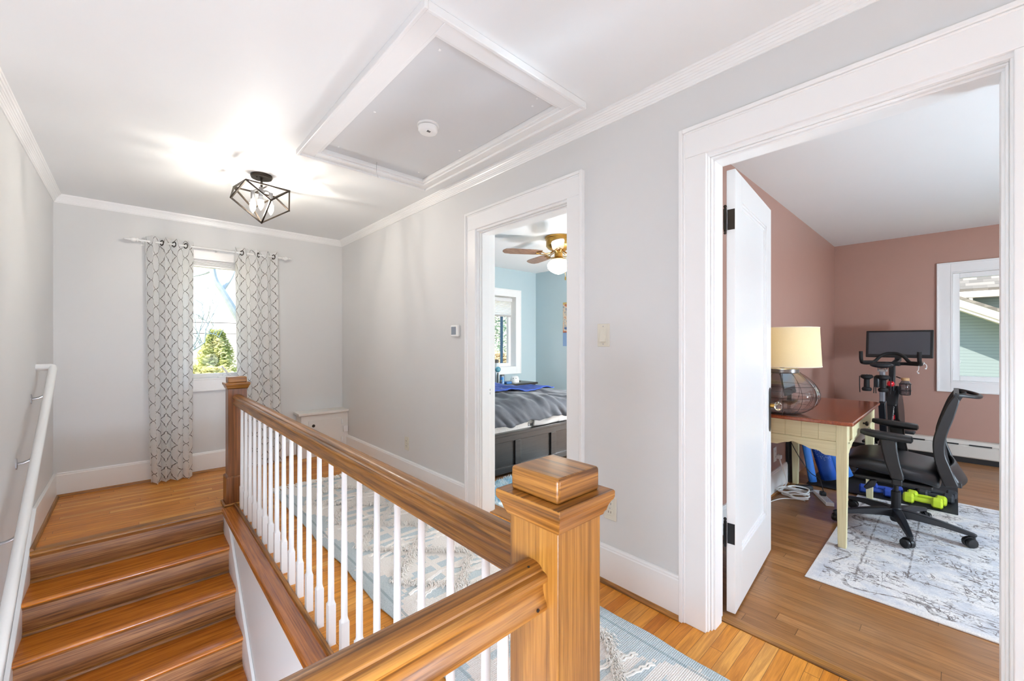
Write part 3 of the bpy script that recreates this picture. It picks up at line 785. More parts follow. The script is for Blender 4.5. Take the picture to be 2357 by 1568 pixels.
# pale scribble print inside the motif
scr = g.math('LESS_THAN', g.math('ABSOLUTE', g.math('SUBTRACT', g.noise(uv, 26, 1), .5)), .008)
col = g.mix(g.math('MULTIPLY', scr, .10), lin('fefefd'), lin('c0bab6'))
col = g.mix(g.rng(weave, .3, .7, 0, .06), col, lin('c9c4c0'))
col = g.mix(g.math('MULTIPLY', ln, .88), col, lin('5b504b'))
df = g.n('BsdfDiffuse', Color=col); tl = g.n('BsdfTranslucent', Color=col)
M['curtain'] = g.surf(g.n('MixShader', i0=.45, i1=df.outputs[0], i2=tl.outputs[0]).outputs[0])
RY, RZ = 4.668, 2.068
def curtain(label, xt0, xt1, xb0, xb1, n, ph, seed, flat, rings):
    t = thing('curtain', label, 'curtain', ((xt0+xt1)/2, RY, 0), group='trellis print curtains')
    rnd = random.Random(seed); ws = [rnd.uniform(.8, 1.2) for _ in range(12)]
    z1, z0 = RZ+.045, .012
    def f(u, v):
        s = u
        # uneven folds lower down
        su = s+.035*math.sin(2*PI*s*1.3+seed)*(1-v)
        a = xb0+(xb1-xb0)*su; b = xt0+(xt1-xt0)*s
        k = max(0., min(1., v))**.8
        x = a*(1-k)+b*k
        A = .038+.018*(1-v)+.008*math.sin(5*s+seed)
        phs = 2*PI*n*s+ph+.5*math.sin(3*(1-v)+seed+4*s)*(1-v)
        y = RY-.0+A*math.sin(phs)
        x += .008*math.sin(2*phs)*(.5+.5*(1-v))
        y -= .055*(1-v)**1.5 + .012*math.sin(7*s+2.2*seed)*(1-v)
        return Vector((x, y, z0+(z1-z0)*v))
    mb = MB().grid(f, 150, 46, uv=lambda u, v: (u*flat, (z1-z0)*v))
    obj('panel', mb, M['curtain'], t, smooth=True, angle=180)
    # grommets where the cloth crosses the rod
    for k in range(int(2*n)):
        s = ((k+.5)*PI-ph)/(2*PI*n) if False else (k*PI-ph)/(2*PI*n)
        if not .03 < s < .97 or k not in rings: continue
        v = (RZ-z0)/(z1-z0); p = f(s, v); q = f(s+.004, v); d = (q-p); d.z = 0; d.normalize()
        nrm = Vector((-d.y, d.x, 0)); pts = []
        for j in range(20):
            a_ = 2*PI*j/20; pts.append(Vector((p.x, p.y, RZ))+d*(.021*math.cos(a_))+Vector((0, 0, .021*math.sin(a_))))
        obj('grommet', MB().tube(pts, .0048, 8, closed=True), M['bronze'], t, smooth=True)
    return t
curtain('trellis print curtain covering the stair-handrail side of the window', .075, .40, .098, .385, 4.0, .9, 1.0, .54, (3, 5, 7))
curtain('trellis print curtain hanging behind the far newel post', .715, 1.075, .735, 1.115, 4.0, -.8, 2.3, .58, (1, 4, 7))
rd = thing('curtain_rod', 'white curtain rod with turned finials above the window', 'curtain rod', (.575, RY, RZ))
obj('rod', MB().tube([(.035, RY, RZ), (1.115, RY, RZ)], .008, 12), M['white'], rd, smooth=True)
for x, s in ((.035, -1), (1.115, 1)):
    My = Matrix.Rotation(R(90*s), 4, 'Y')
    obj('finial', MB().lathe([(.009, 0), (.015, .004), (.016, .010), (.012, .015), (.018, .022), (.021, .033), (.017, .046), (.010, .054), (.013, .060), (.010, .068), (.006, .085), (.003, .092), (.0001, .094)], (x, RY, RZ), 16, My), M['white'], rd, smooth=True)
for x in (.062, .575, 1.09):
    obj('rod_bracket', MB().box(x-.006, x+.006, RY-.004, YB, RZ-.012, RZ-.008).box(x-.012, x+.012, YB-.004, YB, RZ-.03, RZ+.02), M['white'], rd)

# ------------------------------------------------------------ woven rug with wool tufts on the landing
RX0, RX1, RYa, RYb = .822, 1.548, -.55, 3.70
rg = thing('tufted_runner', 'pale blue and cream woven runner with wool tufts on the landing floor', 'rug', ((RX0+RX1)/2, 1.6, 0))
g = G('woven_runner'); co = g.coords(); x, y, z = g.sep(co)
cx = (RX0+RX1)/2; hw = (RX1-RX0)/2
u = g.math('ABSOLUTE', g.math('SUBTRACT', x, cx))
uq = g.math('MULTIPLY', g.math('FLOOR', g.math('DIVIDE', u, .022)), .022)
yq = g.math('MULTIPLY', g.math('FLOOR', g.math('DIVIDE', y, .011)), .011)
P = .50
# bars whose ends are stepped, arranged as arrow heads inside each diamond
ph = g.math('FRACT', g.math('DIVIDE', yq, P))
tri = g.math('MULTIPLY', g.math('PINGPONG', ph, .5), 2.0)
zig = g.math('ADD', g.math('MULTIPLY', tri, .235), .02)
teeth = g.math('MULTIPLY', g.math('PINGPONG', y, .022), .8)
inn = g.math('LESS_THAN', g.math('ADD', uq, teeth), zig)
cellb = g.math('MULTIPLY', g.math('GREATER_THAN', u, .016), inn)
band = g.math('GREATER_THAN', g.math('FRACT', g.math('MULTIPLY', ph, 5.0)), .42)
cellb = g.math('MULTIPLY', cellb, band)
# edge: plain blue selvedge with a saw-toothed inner rim
tri2 = g.math('PINGPONG', g.math('ADD', y, .12), .25)
saw = g.math('ADD', g.math('MULTIPLY', g.math('FLOOR', g.math('DIVIDE', tri2, .035)), .020), hw-.165)
edge = g.math('GREATER_THAN', u, saw)
ed2 = g.math('LESS_THAN', g.math('ABSOLUTE', g.math('SUBTRACT', u, hw-.055)), .006)
blue = g.math('MAXIMUM', cellb, edge)
heather = g.noise(g.comb(g.math('MULTIPLY', x, 120), g.math('MULTIPLY', y, 420)), 1, 2, .7)
cb_ = g.mix(g.rng(heather, .35, .65), lin('b0bfc3'), lin('dde5e6'))
cc_ = g.mix(g.rng(heather, .35, .65), lin('e2dad1'), lin('fbf8f3'))
col = g.mix(blue, cc_, cb_)
col = g.mix(g.math('MULTIPLY', ed2, .55), col, lin('889fa6'))
wv = g.math('MULTIPLY', g.math('SINE', g.math('MULTIPLY', y, 900.0)), .5)
g.bsdf(col, .95, 0, g.bump(g.math('ADD', heather, wv), .5, .004))
M['runner'] = g.m
def rug_edge(v): return .004*math.sin(v*9.1)+.003*math.sin(v*23+1)
mb = MB()
mb.grid(lambda a, b: Vector((RX0+(RX1-RX0)*a+rug_edge(RYa+(RYb-RYa)*b), RYa+(RYb-RYa)*b, .0085+.002*math.sin(31*b+9*a))), 6, 120)
obj('woven_ground', mb, M['runner'], rg, smooth=True, solid=.007)
wool = G('cream_wool'); wc = wool.coords(); wr = wool.noise(wc, 180, 2)
wool.bsdf(wool.mix(wr, lin('e8e0d5'), lin('fffdf9')), .95); M['wool'] = wool.m
rnd = random.Random(4)
def tuft_line(mb, p, q, w, dens, h, ln):
    p, q = Vector(p), Vector(q); n = int((q-p).length*dens)
    dr = (q-p).normalized(); sd = Vector((-dr.y, dr.x, 0))
    for i in range(n):
        c = p+(q-p)*((i+rnd.random())/n)+sd*rnd.uniform(-w, w)
        a = rnd.uniform(0, 2*PI); k = Vector((math.cos(a), math.sin(a), 0))*ln*rnd.uniform(.5, 1.2)+Vector((0, -ln*.5, 0))
        hh = h*rnd.uniform(.6, 1.2)
        b = Vector((-k.y, k.x, 0)).normalized()*rnd.uniform(.0016, .003)
        pts = [c+Vector((0, 0, .010)), c+k*.45+Vector((0, 0, .010+hh)), c+k+Vector((0, 0, .010+hh*.35))]
        V = [[mb.bm.verts.new(t-b*s_), mb.bm.verts.new(t+Vector((0, 0, .0015))), mb.bm.verts.new(t+b*s_)] for t, s_ in zip(pts, (1, 1, .4))]
        for A, B in zip(V, V[1:]):
            mb.face([A[0], B[0], B[1], A[1]]); mb.face([A[1], B[1], B[2], A[2]])
mt = MB(); k = 0
y = RYa+.25
while y < RYb-.15:
    w0 = hw-.13
    # shaggy lattice: big diamonds across the runner, ropes between
    for s in (-1, 1):
        a, b = (cx-s*w0, y-.115), (cx, y+.115)
        tuft_line(mt, (*a, 0), (*b, 0), .022, 1500, .016, .022)
        a2, b2 = (cx, y+.115), (cx+s*w0, y+.345)
        if y+.345 < RYb-.05: tuft_line(mt, (*a2, 0), (*b2, 0), .020, 1100, .014, .020)
    for dy in (.205, .275):
        for s in (-1, 1):
            if y+dy+.1 > RYb-.06: continue
            pts = [(cx+s*w0*t*.98, y+dy-.07*t+.004*math.sin(40*t+k), .0135) for t in [j/14 for j in range(15)]]
            mr = MB()
            for o_ in (0, .011):
                mr.tube([(q[0], q[1]+o_, q[2]) for q in pts], .0042, 6)
            obj('wool_rope', mr, M['wool'], rg, smooth=True, label='thin raised wool rope')
    y += .46; k += 1
o_ = obj('wool_tufts', mt, M['wool'], rg); o_['kind'] = 'stuff'
mf = MB(); n = 26
for i in range(n):
    x0 = RX0+(RX1-RX0)*(i+.5)/n; a = rnd.uniform(-.02, .02); a2 = rnd.uniform(-.03, .03); L = rnd.uniform(.09, .125)
    for s in (-1, 1):
        pts = [(x0+s*.004, RYb-.004, .010), (x0+s*.007+a*.3, RYb+L*.3, .012), (x0-s*.006+a, RYb+L*.62, .010), (x0+s*.007+a2, RYb+L, .008)]
        mf.tube(spline(pts, 4), [.0055]*12+[.0035], 6)
    mf.sphere((x0+a*.6, RYb+L*.4, .012), .010, 8)
    if i % 2 == 0 and i < n-2:
        mf.tube(spline([(x0, RYb+.02, .014), (x0+.02, RYb+.05, .016), (x0+.045, RYb+.045, .015), (x0+.055, RYb+.02, .013)], 4), .005, 6)
obj('fringe', mf, M['wool'], rg, smooth=True, label='knotted cream fringe')
# ------------------------------------------------------------ pink room: rug
g = G('distressed_rug'); co = g.coords(); x, y, z = g.sep(co)
QX0, QX1, QY0, QY1 = 2.53, 4.53, -2.35, .527
mott = g.noise(co, 4.5, 5, .7); fine = g.noise(co, 60, 2, .6)
col = g.ramp(mott, [(.36, lin('c0c4cc')), (.47, lin('dadbde')), (.56, lin('eeebe7')), (.7, lin('d8d6d8'))])
col = g.mix(g.rng(g.noise(co, 2.1, 3), .60, .74, 0, .4), col, lin('cdb6a4'))
# brown vine strokes
wv = g.noise(co, 3.2, 2, .5, out=1)
dx, dy, dz = g.sep(wv)
px = g.math('ADD', g.math('MULTIPLY', x, 1.0), g.math('MULTIPLY', dx, .10)); py = g.math('ADD', g.math('MULTIPLY', y, 1.0), g.math('MULTIPLY', dy, .10))
st_a = g.noise(g.comb(g.math('MULTIPLY', px, 34), g.math('MULTIPLY', py, 12)), 1., 1.5, .5, .5)
st_b = g.noise(g.comb(g.math('MULTIPLY', px, 15), g.math('MULTIPLY', py, 30)), 1., 1.5, .5, .5)
spk = g.noise(co, 230, 1, .5)
s1_ = g.math('LESS_THAN', g.math('ADD', g.math('ABSOLUTE', g.math('SUBTRACT', st_a, .5)), g.math('MULTIPLY', spk, .05)), .050)
s2_ = g.math('LESS_THAN', g.math('ADD', g.math('ABSOLUTE', g.math('SUBTRACT', st_b, .52)), g.math('MULTIPLY', spk, .05)), .046)
wear = g.rng(g.noise(co, 7, 4, .7), .44, .54)
strokes = g.math('MULTIPLY', g.math('MAXIMUM', s1_, s2_), wear)
# border lines parallel to the edges
ex = g.math('MINIMUM', g.math('SUBTRACT', x, QX0), g.math('SUBTRACT', QX1, x)); ey = g.math('SUBTRACT', QY1, y)
e = g.math('MINIMUM', ex, ey)
wig = g.math('MULTIPLY', g.math('SUBTRACT', g.noise(co, 9, 3), .5), .02)
e = g.math('ADD', e, wig)
l1 = g.math('LESS_THAN', g.math('ABSOLUTE', g.math('ADD', g.math('SUBTRACT', e, .175), g.math('MULTIPLY', g.math('SUBTRACT', spk, .5), .012))), .0045)
l2 = g.math('LESS_THAN', g.math('ABSOLUTE', g.math('ADD', g.math('SUBTRACT', e, .36), g.math('MULTIPLY', g.math('SUBTRACT', spk, .5), .012))), .004)
lines = g.math('MULTIPLY', g.math('MAXIMUM', l1, l2), g.rng(g.noise(co, 14, 3, .7), .36, .5))
along = g.math('ADD', x, y)
zz = g.math('SUBTRACT', g.math('ADD', .085, g.math('MULTIPLY', g.math('SINE', g.math('MULTIPLY', along, 21.0)), .035)), e)
vine = g.math('MULTIPLY', g.math('LESS_THAN', g.math('ABSOLUTE', zz), .009), g.rng(g.noise(co, 11, 3, .7), .40, .52))
dk = g.math('MAXIMUM', g.math('MAXIMUM', lines, vine), g.math('MULTIPLY', strokes, g.math('GREATER_THAN', e, .05)))
col = g.mix(g.math('MULTIPLY', dk, g.rng(fine, .3, .6, .45, .95)), col, lin('5a4a42'))
plain_ = g.math('MULTIPLY', g.rng(g.math('ABSOLUTE', g.math('SUBTRACT', e, .27)), .05, .09, 0, 0), 1)
col = g.mix(g.rng(e, .0, .045, .7, 0), col, lin('ece6e0'))
col = g.mix(g.rng(spk, .38, .62, .0, .32), col, lin('a9adb6'))
g.bsdf(col, .95, 0, g.bump(g.math('ADD', fine, mott), .5, .006))
r2 = obj('area_rug', MB().box(QX0, QX1, QY0, QY1, 0, .007), g.m, None, bevel=.004)
props(r2, 'white and grey distressed rug with brown vine pattern under the desk', 'rug')

# ------------------------------------------------------------ desk
M['cream'] = wood('cream_painted_wood', 'Z', 'e6deb8', 'ddd4a8', 'c4b98a', .4, pore=.25, coat=0, contrast=.5)
M['creamX'] = wood('cream_painted_wood_rail', 'Y', 'e6deb8', 'ddd4a8', 'c4b98a', .4, pore=.25, coat=0, contrast=.5)
M['cherry'] = wood('cherry_top', 'X', 'a2522a', '8a3f1d', '6f2d13', .2, pore=.2, coat=.4, contrast=.8)
dx0, dx1, dy0, dy1 = 3.022, 4.19, .424, .955
dk_ = thing('desk', 'cream painted writing desk with a cherry wood top', 'desk', (3.6, .69, 0))
mb = MB(); a = .03
mb.prism([(dx0-.035, dy0-.03+a), (dx0-.035+a*.6, dy0-.03), (dx1+.03-a*.6, dy0-.03), (dx1+.03, dy0-.03+a), (dx1+.03, dy1+.025), (dx0-.035, dy1+.025)], 'Z', .724, .746)
obj('desk_top', mb, M['cherry'], dk_, bevel=.006, seg=3)
for x, y in ((dx0, dy0), (dx1-.05, dy0), (dx0, dy1-.05), (dx1-.05, dy1-.05)):
    z0 = .0073 if y < .5 else .0
    R_ = []
    for e_, z in ((.007, z0), (.0, .50), (.0, .724)):
        R_.append([Vector((x+e_, y+e_, z)), Vector((x+.052-e_, y+e_, z)), Vector((x+.052-e_, y+.052-e_, z)), Vector((x+e_, y+.052-e_, z))])
    obj('leg', MB().loft(R_), M['cream'], dk_, bevel=.002)
def scallop(a, b, zt, zc, n=40):
    """apron outline with a shaped lower edge between a and b"""
    pts = [(a, zt), (a, zc)]
    L = b-a
    for k in range(1, n):
        t = k/n; u = min(t, 1-t)*L
        if u < .06: z = zc+.0
        elif u < .10: z = zc+.022*math.sin((u-.06)/.04*PI/2)
        elif u < .13: z = zc+.022+.0
        elif u < .19: z = zc+.022+.020*math.sin((u-.13)/.06*PI/2)
        else: z = zc+.042+.010*math.sin((u-.19)/(L/2-.19)*PI/2)
        pts.append((a+t*L, z))
    return pts+[(b, zc), (b, zt)]
for xx, s in ((dx0+.008, 1), (dx1-.03, -1)):
    mb = MB()
    n = 5; y0_, y1_ = dy0+.052, dy1-.05
    for k in range(n):
        mb.box(xx+.004, xx+.02, y0_+(y1_-y0_)*k/n+.0012, y0_+(y1_-y0_)*(k+1)/n-.0012, .622, .724)
    mb.box(xx+.008, xx+.016, y0_, y1_, .62, .724)
    mb.prism(scallop(y0_, y1_, .62, .535), 'X', xx, xx+.022)
    obj('side_apron', mb, M['creamX'], dk_, bevel=.001)
mb = MB().box(dx0+.05, dx0+.12, dy0+.006, dy0+.03, .60, .724).box(dx1-.12, dx1-.05, dy0+.006, dy0+.03, .60, .724)
mb.prism(scallop(dx0+.05, dx1-.05, .612, .545), 'Y', dy0+.006, dy0+.028)
obj('front_apron', mb, M['cream'], dk_, bevel=.001)
obj('back_apron', MB().box(dx0+.05, dx1-.05, dy1-.03, dy1-.01, .58, .724), M['cream'], dk_)
for xa, xb in ((3.17, 4.04),):
    df_ = obj('drawer', MB().box(xa, xb, dy0-.006, dy0+.03, .622, .715), M['cream'], dk_, bevel=.004)
    k = MB().lathe([(.006, 0), (.005, .010), (.013, .014), (.016, .021), (.012, .027), (.0001, .029)], (3.56, dy0-.006, .668), 14, Matrix.Rotation(R(90), 4, 'X'))
    obj('knob', k, M['bronze'], df_, smooth=True, label='dark bronze knob')

# ------------------------------------------------------------ table lamp
lx, ly, lz = 3.135, .775, .7465
lp = thing('table_lamp', 'glass gourd table lamp in a wire cage with a cream drum shade', 'lamp', (lx, ly, lz))
def flute(t, r, z): return r*(1+.022*abs(math.sin(8*t))*min(1, r/.1)-.01)
gp = [(.06, .004), (.095, .005), (.128, .016), (.160, .036), (.184, .066), (.197, .10), (.198, .128), (.190, .158), (.172, .190), (.148, .218), (.122, .242), (.100, .257), (.090, .266)]
mb = MB().lathe(gp, (lx, ly, lz), 64, None, flute)
inner = [(r-.005, z+(.004 if i == 0 else 0)) for i, (r, z) in enumerate(gp)]
mi = MB().lathe(gp+inner[::-1], (lx, ly, lz), 64, None, flute)
lgm = glass('lamp_glass', 'f2f5f8', 0.)
obj('glass_body', mi, lgm, lp, smooth=True, angle=60)
wr_ = MB()
for k in range(12):
    t = 2*PI*(k+.5)/12
    wr_.tube([(lx+(flute(t, r, z)+.004)*math.cos(t), ly+(flute(t, r, z)+.004)*math.sin(t), lz+z) for r, z in gp], .0011, 6)
for r, z in ((.168, .045), (.198, .112), (.178, .18), (.1, .0055)):
    wr_.tube([(lx+(r+.004)*math.cos(2*PI*j/40), ly+(r+.004)*math.sin(2*PI*j/40), lz+z) for j in range(40)], .0011, 6, closed=True)
obj('wire_cage', wr_, M['blackm'], lp, smooth=True)
obj('neck_ring', MB().lathe([(.085, .258), (.093, .258), (.093, .286), (.085, .290), (.0001, .290)], (lx, ly, lz), 40), plain('pewter_ring', '6f6a67', .35, .6), lp, smooth=True)
mb = MB().tube([(lx, ly, lz+.288), (lx, ly, lz+.37)], .014, 14)
obj('socket', mb, M['black'], lp, smooth=True)
mb = MB()
for s in (-1, 1): mb.tube(spline([(lx+s*.012, ly, lz+.30), (lx+s*.05, ly, lz+.33), (lx+s*.055, ly, lz+.42), (lx+s*.02, ly, lz+.52), (lx, ly, lz+.53)], 4), .002, 6)
obj('harp', mb, M['bronze'], lp, smooth=True)
g = G('linen_shade'); co = g.coords(); wv = g.noise(g.comb(*[g.math('MULTIPLY', q, s) for q, s in zip(g.sep(co), (300, 300, 500))]), 1, 2)
col = g.mix(wv, lin('efe6c8'), lin('faf4e0'))
dfu = g.n('BsdfDiffuse', Color=col); tru = g.n('BsdfTranslucent', Color=col)
shm = g.surf(g.n('MixShader', i0=.5, i1=dfu.outputs[0], i2=tru.outputs[0]).outputs[0])
shd = obj('lamp_shade', MB().lathe([(.211, .305), (.199, .552)], (lx, ly, lz), 56), shm, lp, smooth=True, solid=.0012)
shd.data.polygons  # open drum: drop the end caps made by lathe
bmx = bmesh.new(); bmx.from_mesh(shd.data)
bmesh.ops.delete(bmx, geom=[f for f in bmx.faces if len(f.verts) > 6], context='FACES_ONLY'); bmx.to_mesh(shd.data); bmx.free()
tm = MB()
for r, z in ((.211, .305), (.199, .552)): tm.tube([(lx+r*math.cos(2*PI*j/48), ly+r*math.sin(2*PI*j/48), lz+z) for j in range(48)], .0028, 6, closed=True)
obj('shade_trim', tm, plain('shade_trim_fabric', 'f3ecd8', .8), lp, smooth=True)
obj('bulb', MB().sphere((lx, ly, lz+.43), .03, 14), emit('lamp_bulb', 'ffeabc', 36.), lp, smooth=True)

# small screen behind the lamp
lt = thing('monitor', 'small pale screen standing on the desk behind the glass lamp', 'monitor', (3.78, .868, .7465))
Mt = Matrix.Translation((3.78, .868, .80)) @ Matrix.Rotation(R(-12), 4, 'X')
obj('stand', MB().box(3.70, 3.86, .835, .915, .7467, .755).bar((3.78, .885, .753), (3.78, .880, .84), .03, .02), M['black'], lt, bevel=.002)
obj('screen_case', MB().box(-.18, .18, -.004, .008, 0, .215, Mt), M['black'], lt, bevel=.003)
obj('screen_glass', MB().box(-.176, .176, -.0052, -.0042, .055, .211, Mt), plain('pale_screen', 'a9c2cf', .12), lt)

# board leaning behind the desk, mats, cords
b_ = obj('panel_board', MB().box(4.105, 4.42, .967, .987, .0, .60), M['black'], None, bevel=.002)
props(b_, 'black board standing upright against the pink wall behind the desk', 'board')

def yoga(label, p, q, r, mat, loose=False, spiral=2.4):
    t = thing('yoga_mat', label, 'yoga mat', p, group='rolled yoga mats under the desk')
    p, q = Vector(p), Vector(q); ax = (q-p).normalized()
    a = ax.cross(Vector((1, 0, 0))).normalized(); b = ax.cross(a)
    def f(u, v):
        th_ = u*2*PI*spiral; rr = r*(1-.62*u) if not loose else r*(1.0-.45*u)
        return p+(q-p)*v+a*(rr*math.cos(th_+1.2))+b*(rr*math.sin(th_+1.2))
    o = obj('rolled_sheet', MB().grid(f, 90, 6), mat, t, smooth=True, angle=180, solid=.005)
    return t
blm = plain('blue_foam', '3a7bd0', .62, var=.05, scale=30, bump=.1)
g = G('blue_print_foam'); co = g.coords(); x, y, z = g.sep(co)
den = g.rng(z, .18, .48, .08, .5)
dots = g.n('TexVoronoi', {'feature': 'F1'}, Vector=co, Scale=85.).outputs[0]
zone = g.math('MULTIPLY', g.math('GREATER_THAN', z, .20), g.math('LESS_THAN', z, .55))
dt_ = g.math('MULTIPLY', g.math('LESS_THAN', g.math('ADD', dots, g.math('MULTIPLY', g.noise(co, 20, 2), .35)), g.math('ADD', den, .30)), zone)
g.bsdf(g.mix(g.math('MULTIPLY', dt_, .8), lin('2459b4'), lin('b5cfec')), .6, 0, g.bump(dots, .1, .002))
yoga('plain blue rolled yoga mat leaning beside the desk leg', (4.52, .655, .044), (4.505, .885, .60), .070, blm)
yoga('blue rolled yoga mat with a pale dotted print in the middle of the group', (4.365, .735, .042), (4.345, .885, .60), .068, g.m)
yoga('loosely curled blue mat nearest the pink wall', (4.245, .828, .024), (4.245, .92, .60), .034, blm, True, 1.2)

ps = thing('power_strip', 'white power strip on the floor under the desk', 'power strip', (3.88, .685, 0))
Mp = Matrix.Translation((3.88, .688, .0)) @ Matrix.Rotation(math.atan2(-.126, -.246), 4, 'Z')
obj('strip_case', MB().box(-.14, .14, -.026, .026, .001, .030, Mp), M['white'], ps, bevel=.005, seg=3)
mb = MB()
for k in range(5):
    for s in (-.006, .006): mb.box(-.10+k*.045, -.095+k*.045, s-.0012, s+.0012, .0295, .0306, Mp)
obj('socket_slots', mb, M['black'], ps)
pp = obj('black_plug', MB().box(-.03, .01, -.018, .018, .0308, .06, Mp), M['black'], None, bevel=.005)
props(pp, 'black plug pushed into the white power strip', 'plug')
def cable(name, label, cat, pts, r, mat, n=8):
    o = obj(name, MB().tube(spline(pts, n), r, 8), mat, None, smooth=True); return props(o, label, cat)
loops = []
rn = random.Random(3)
cx_, cy_ = 3.80, .865
pts = [(3.835, .975, .30), (3.86, .955, .20), (3.92, .935, .08), (3.93, .95, .012)]
for k in range(30):
    a_ = k*.9; rr = .075+.03*math.sin(k*1.7)
    pts.append((cx_+1.5*rr*math.cos(a_)*.9, cy_+rr*math.sin(a_)*1.05, .010+.0016*k+.006*math.sin(k*2.1)))
pts += [(3.85, .79, .03), (3.95, .80, .014), (4.02, .77, .012), (4.012, .752, .016)]
cable('white_cable', 'tangled white power cord between the wall outlet and power strip', 'cord', pts, .0055, M['white'], 6)
cable('thin_cable', 'thin white cord lying loose on the floor by the door', 'cord', [(3.30, .955, .005), (3.45, .955, .005), (3.56, .94, .005), (3.66, .90, .008), (3.72, .84, .006), (3.74, .79, .005), (3.735, .775, .005)], .0032, M['white'])
cable('black_cable', 'black cord drooping from the desk to the power strip', 'cord', [(4.02, .975, .58), (4.06, .95, .40), (4.12, .90, .25), (4.12, .82, .13), (4.02, .74, .12), (3.93, .705, .09), (3.885, .689, .062)], .003, M['black'])
ad = obj('power_adapter', MB().box(-.055, .055, -.025, .025, .001, .032, Matrix.Translation((4.05, .845, 0)) @ Matrix.Rotation(R(-50), 4, 'Z')), M['black'], None, bevel=.004)
props(ad, 'black power adapter lying by the back desk leg', 'adapter')
plate('electrical_outlet', 'white electrical outlet on the pink wall with a cord plugged in', 'outlet', 3.79, .305, 'Y', YO1, -1, mat=M['white'])
pg = obj('white_plug', MB().box(3.80, 3.835, YO1-.042, YO1-.0095, .27, .30), M['white'], None, bevel=.004)
props(pg, 'white plug in the outlet on the pink wall', 'plug')

# ------------------------------------------------------------ baseboard heater
hm = plain('heater_enamel', 'd8d3ca', .4, var=.02)
he = thing('baseboard_heater', 'long off-white baseboard heater under the window of the pink room', 'heater', (6.13, -.8, 0))
pf = [(6.195, .055), (6.125, .055), (6.118, .065), (6.118, .165), (6.125, .172), (6.128, .178), (6.122, .184), (6.135, .214), (6.15, .222), (6.195, .222)]
for a, b in ((-2.6, .96),):
    obj('heater_cover', MB().prism(pf, 'Y', a, b), hm, he, smooth=True, angle=25)
mb = MB()
for a, b in ((-.42, -.285), (-.24, -.09), (-.02, .16), (.22, .40), (.46, .64), (.7, .88), (-.9, -.5)):
    mb.box(6.1165, 6.119, a, b, .176, .188); mb.box(6.119, 6.126, a, b, .176, .188)
obj('air_slot', mb, M['black'], he)
obj('toe_gap', MB().box(6.14, 6.195, -2.6, .96, .0, .054), M['black'], he)
# ------------------------------------------------------------ office chair (faces the desk)
HX_, HY_ = 3.62, .262; zr = .0073
oc = thing('office_chair', 'black mesh-back office chair with a leather seat at the cream desk', 'office chair', (HX_, HY_, zr))
leather = plain('black_leather', '16181d', .36, var=.1, bump=.15, scale=60)
meshm = plain('black_mesh_cloth', '0f1012', .8, var=.3, scale=300)
navy = plain('chair_base_nylon', '14181e', .45, var=.08)
mb = MB()
mb.lathe([(.0001, .045), (.026, .045), (.030, .055), (.036, .085), (.040, .11), (.030, .128), (.026, .135), (.0001, .135)], (HX_, HY_, zr), 24)
obj('base_hub', mb, navy, oc, smooth=True)
obj('gas_column', MB().lathe([(.024, .12), (.024, .235), (.020, .24), (.013, .24), (.013, .34), (.0001, .34)], (HX_, HY_, zr), 20), M['blackm'], oc, smooth=True)
for a in (195, 267, 339, 51, 123):
    d = Vector((math.cos(R(a)), math.sin(R(a)), 0)); n_ = Vector((-d.y, d.x, 0)); o_ = Vector((HX_, HY_, zr))
    rings = []
    for r, zt, zb, w in ((.02, .128, .075, .030), (.08, .128, .082, .027), (.2, .112, .078, .021), (.30, .090, .066, .017), (.335, .082, .062, .015), (.348, .076, .066, .010)):
        rings.append([o_+d*r+n_*w*.75+Vector((0, 0, zt)), o_+d*r-n_*w*.75+Vector((0, 0, zt)), o_+d*r-n_*w+Vector((0, 0, zb)), o_+d*r+n_*w+Vector((0, 0, zb))])
    lg = obj('base_leg', MB().loft(rings), navy, oc, bevel=.004)
    ca = R(a+38); cd = Vector((math.cos(ca), math.sin(ca), 0)); cs = Vector((-cd.y, cd.x, 0)); cc = o_+d*.333
    m = MB().tube([cc+Vector((0, 0, .066)), cc+Vector((0, 0, .05))], .009, 10)
    ctr = cc-cd*.018+Vector((0, 0, .0285))
    Mw = Matrix.Rotation(R(90), 4, 'X'); Mw = Matrix.Rotation(ca, 4, 'Z') @ Mw
    for s in (-1, 1):
        m.lathe([(.0001, s*.008), (.024, s*.008), (.028, s*.012), (.028, s*.020), (.024, s*.026), (.0001, s*.028)], ctr, 20, Mw)
    m.lathe([(.0001, -.007), (.03, -.007), (.03, .007), (.0001, .007)], ctr+Vector((0, 0, .004)), 20, Mw)
    obj('caster', m, M['black'], lg, smooth=True)
# seat cushion
def seat(u, v):
    # u across (-1..1), v around the section
    return None
rings = []
prof_t = [(.065, .345, .455), (.08, .352, .472), (.14, .366, .474), (.24, .375, .490), (.34, .383, .503), (.42, .390, .497), (.47, .392, .480), (.505, .398, .452)]
for y, zb, zt in prof_t:
    k = 1.0 if .1 < y < .45 else .93
    w = .25*k; r_ = []
    for i in range(28):
        t = 2*PI*i/28; c_, s_ = math.cos(t), math.sin(t)
        ex = abs(c_)**.45*(1 if c_ >= 0 else -1); ez = abs(s_)**.55*(1 if s_ >= 0 else -1)
        dip = -.016*(1-ex*ex) if s_ > 0 else 0
        r_.append(Vector((HX_+w*ex, y, (zb+zt)/2+(zt-zb)/2*ez+dip)))
    rings.append(r_)
f0 = [Vector((HX_+(p.x-HX_)*.8, .055, .40+(p.z-.40)*.5)) for p in rings[0]]
f1 = [Vector((HX_+(p.x-HX_)*.85, .518, .425+(p.z-.425)*.5)) for p in rings[-1]]
obj('seat_cushion', MB().loft([f0]+rings+[f1]), leather, oc, sub=1)
mb = MB().box(HX_-.20, HX_+.20, .09, .45, .335, .362).box(HX_-.07, HX_+.07, .17, .38, .295, .337)
obj('seat_pan', mb, M['black'], oc, bevel=.008)
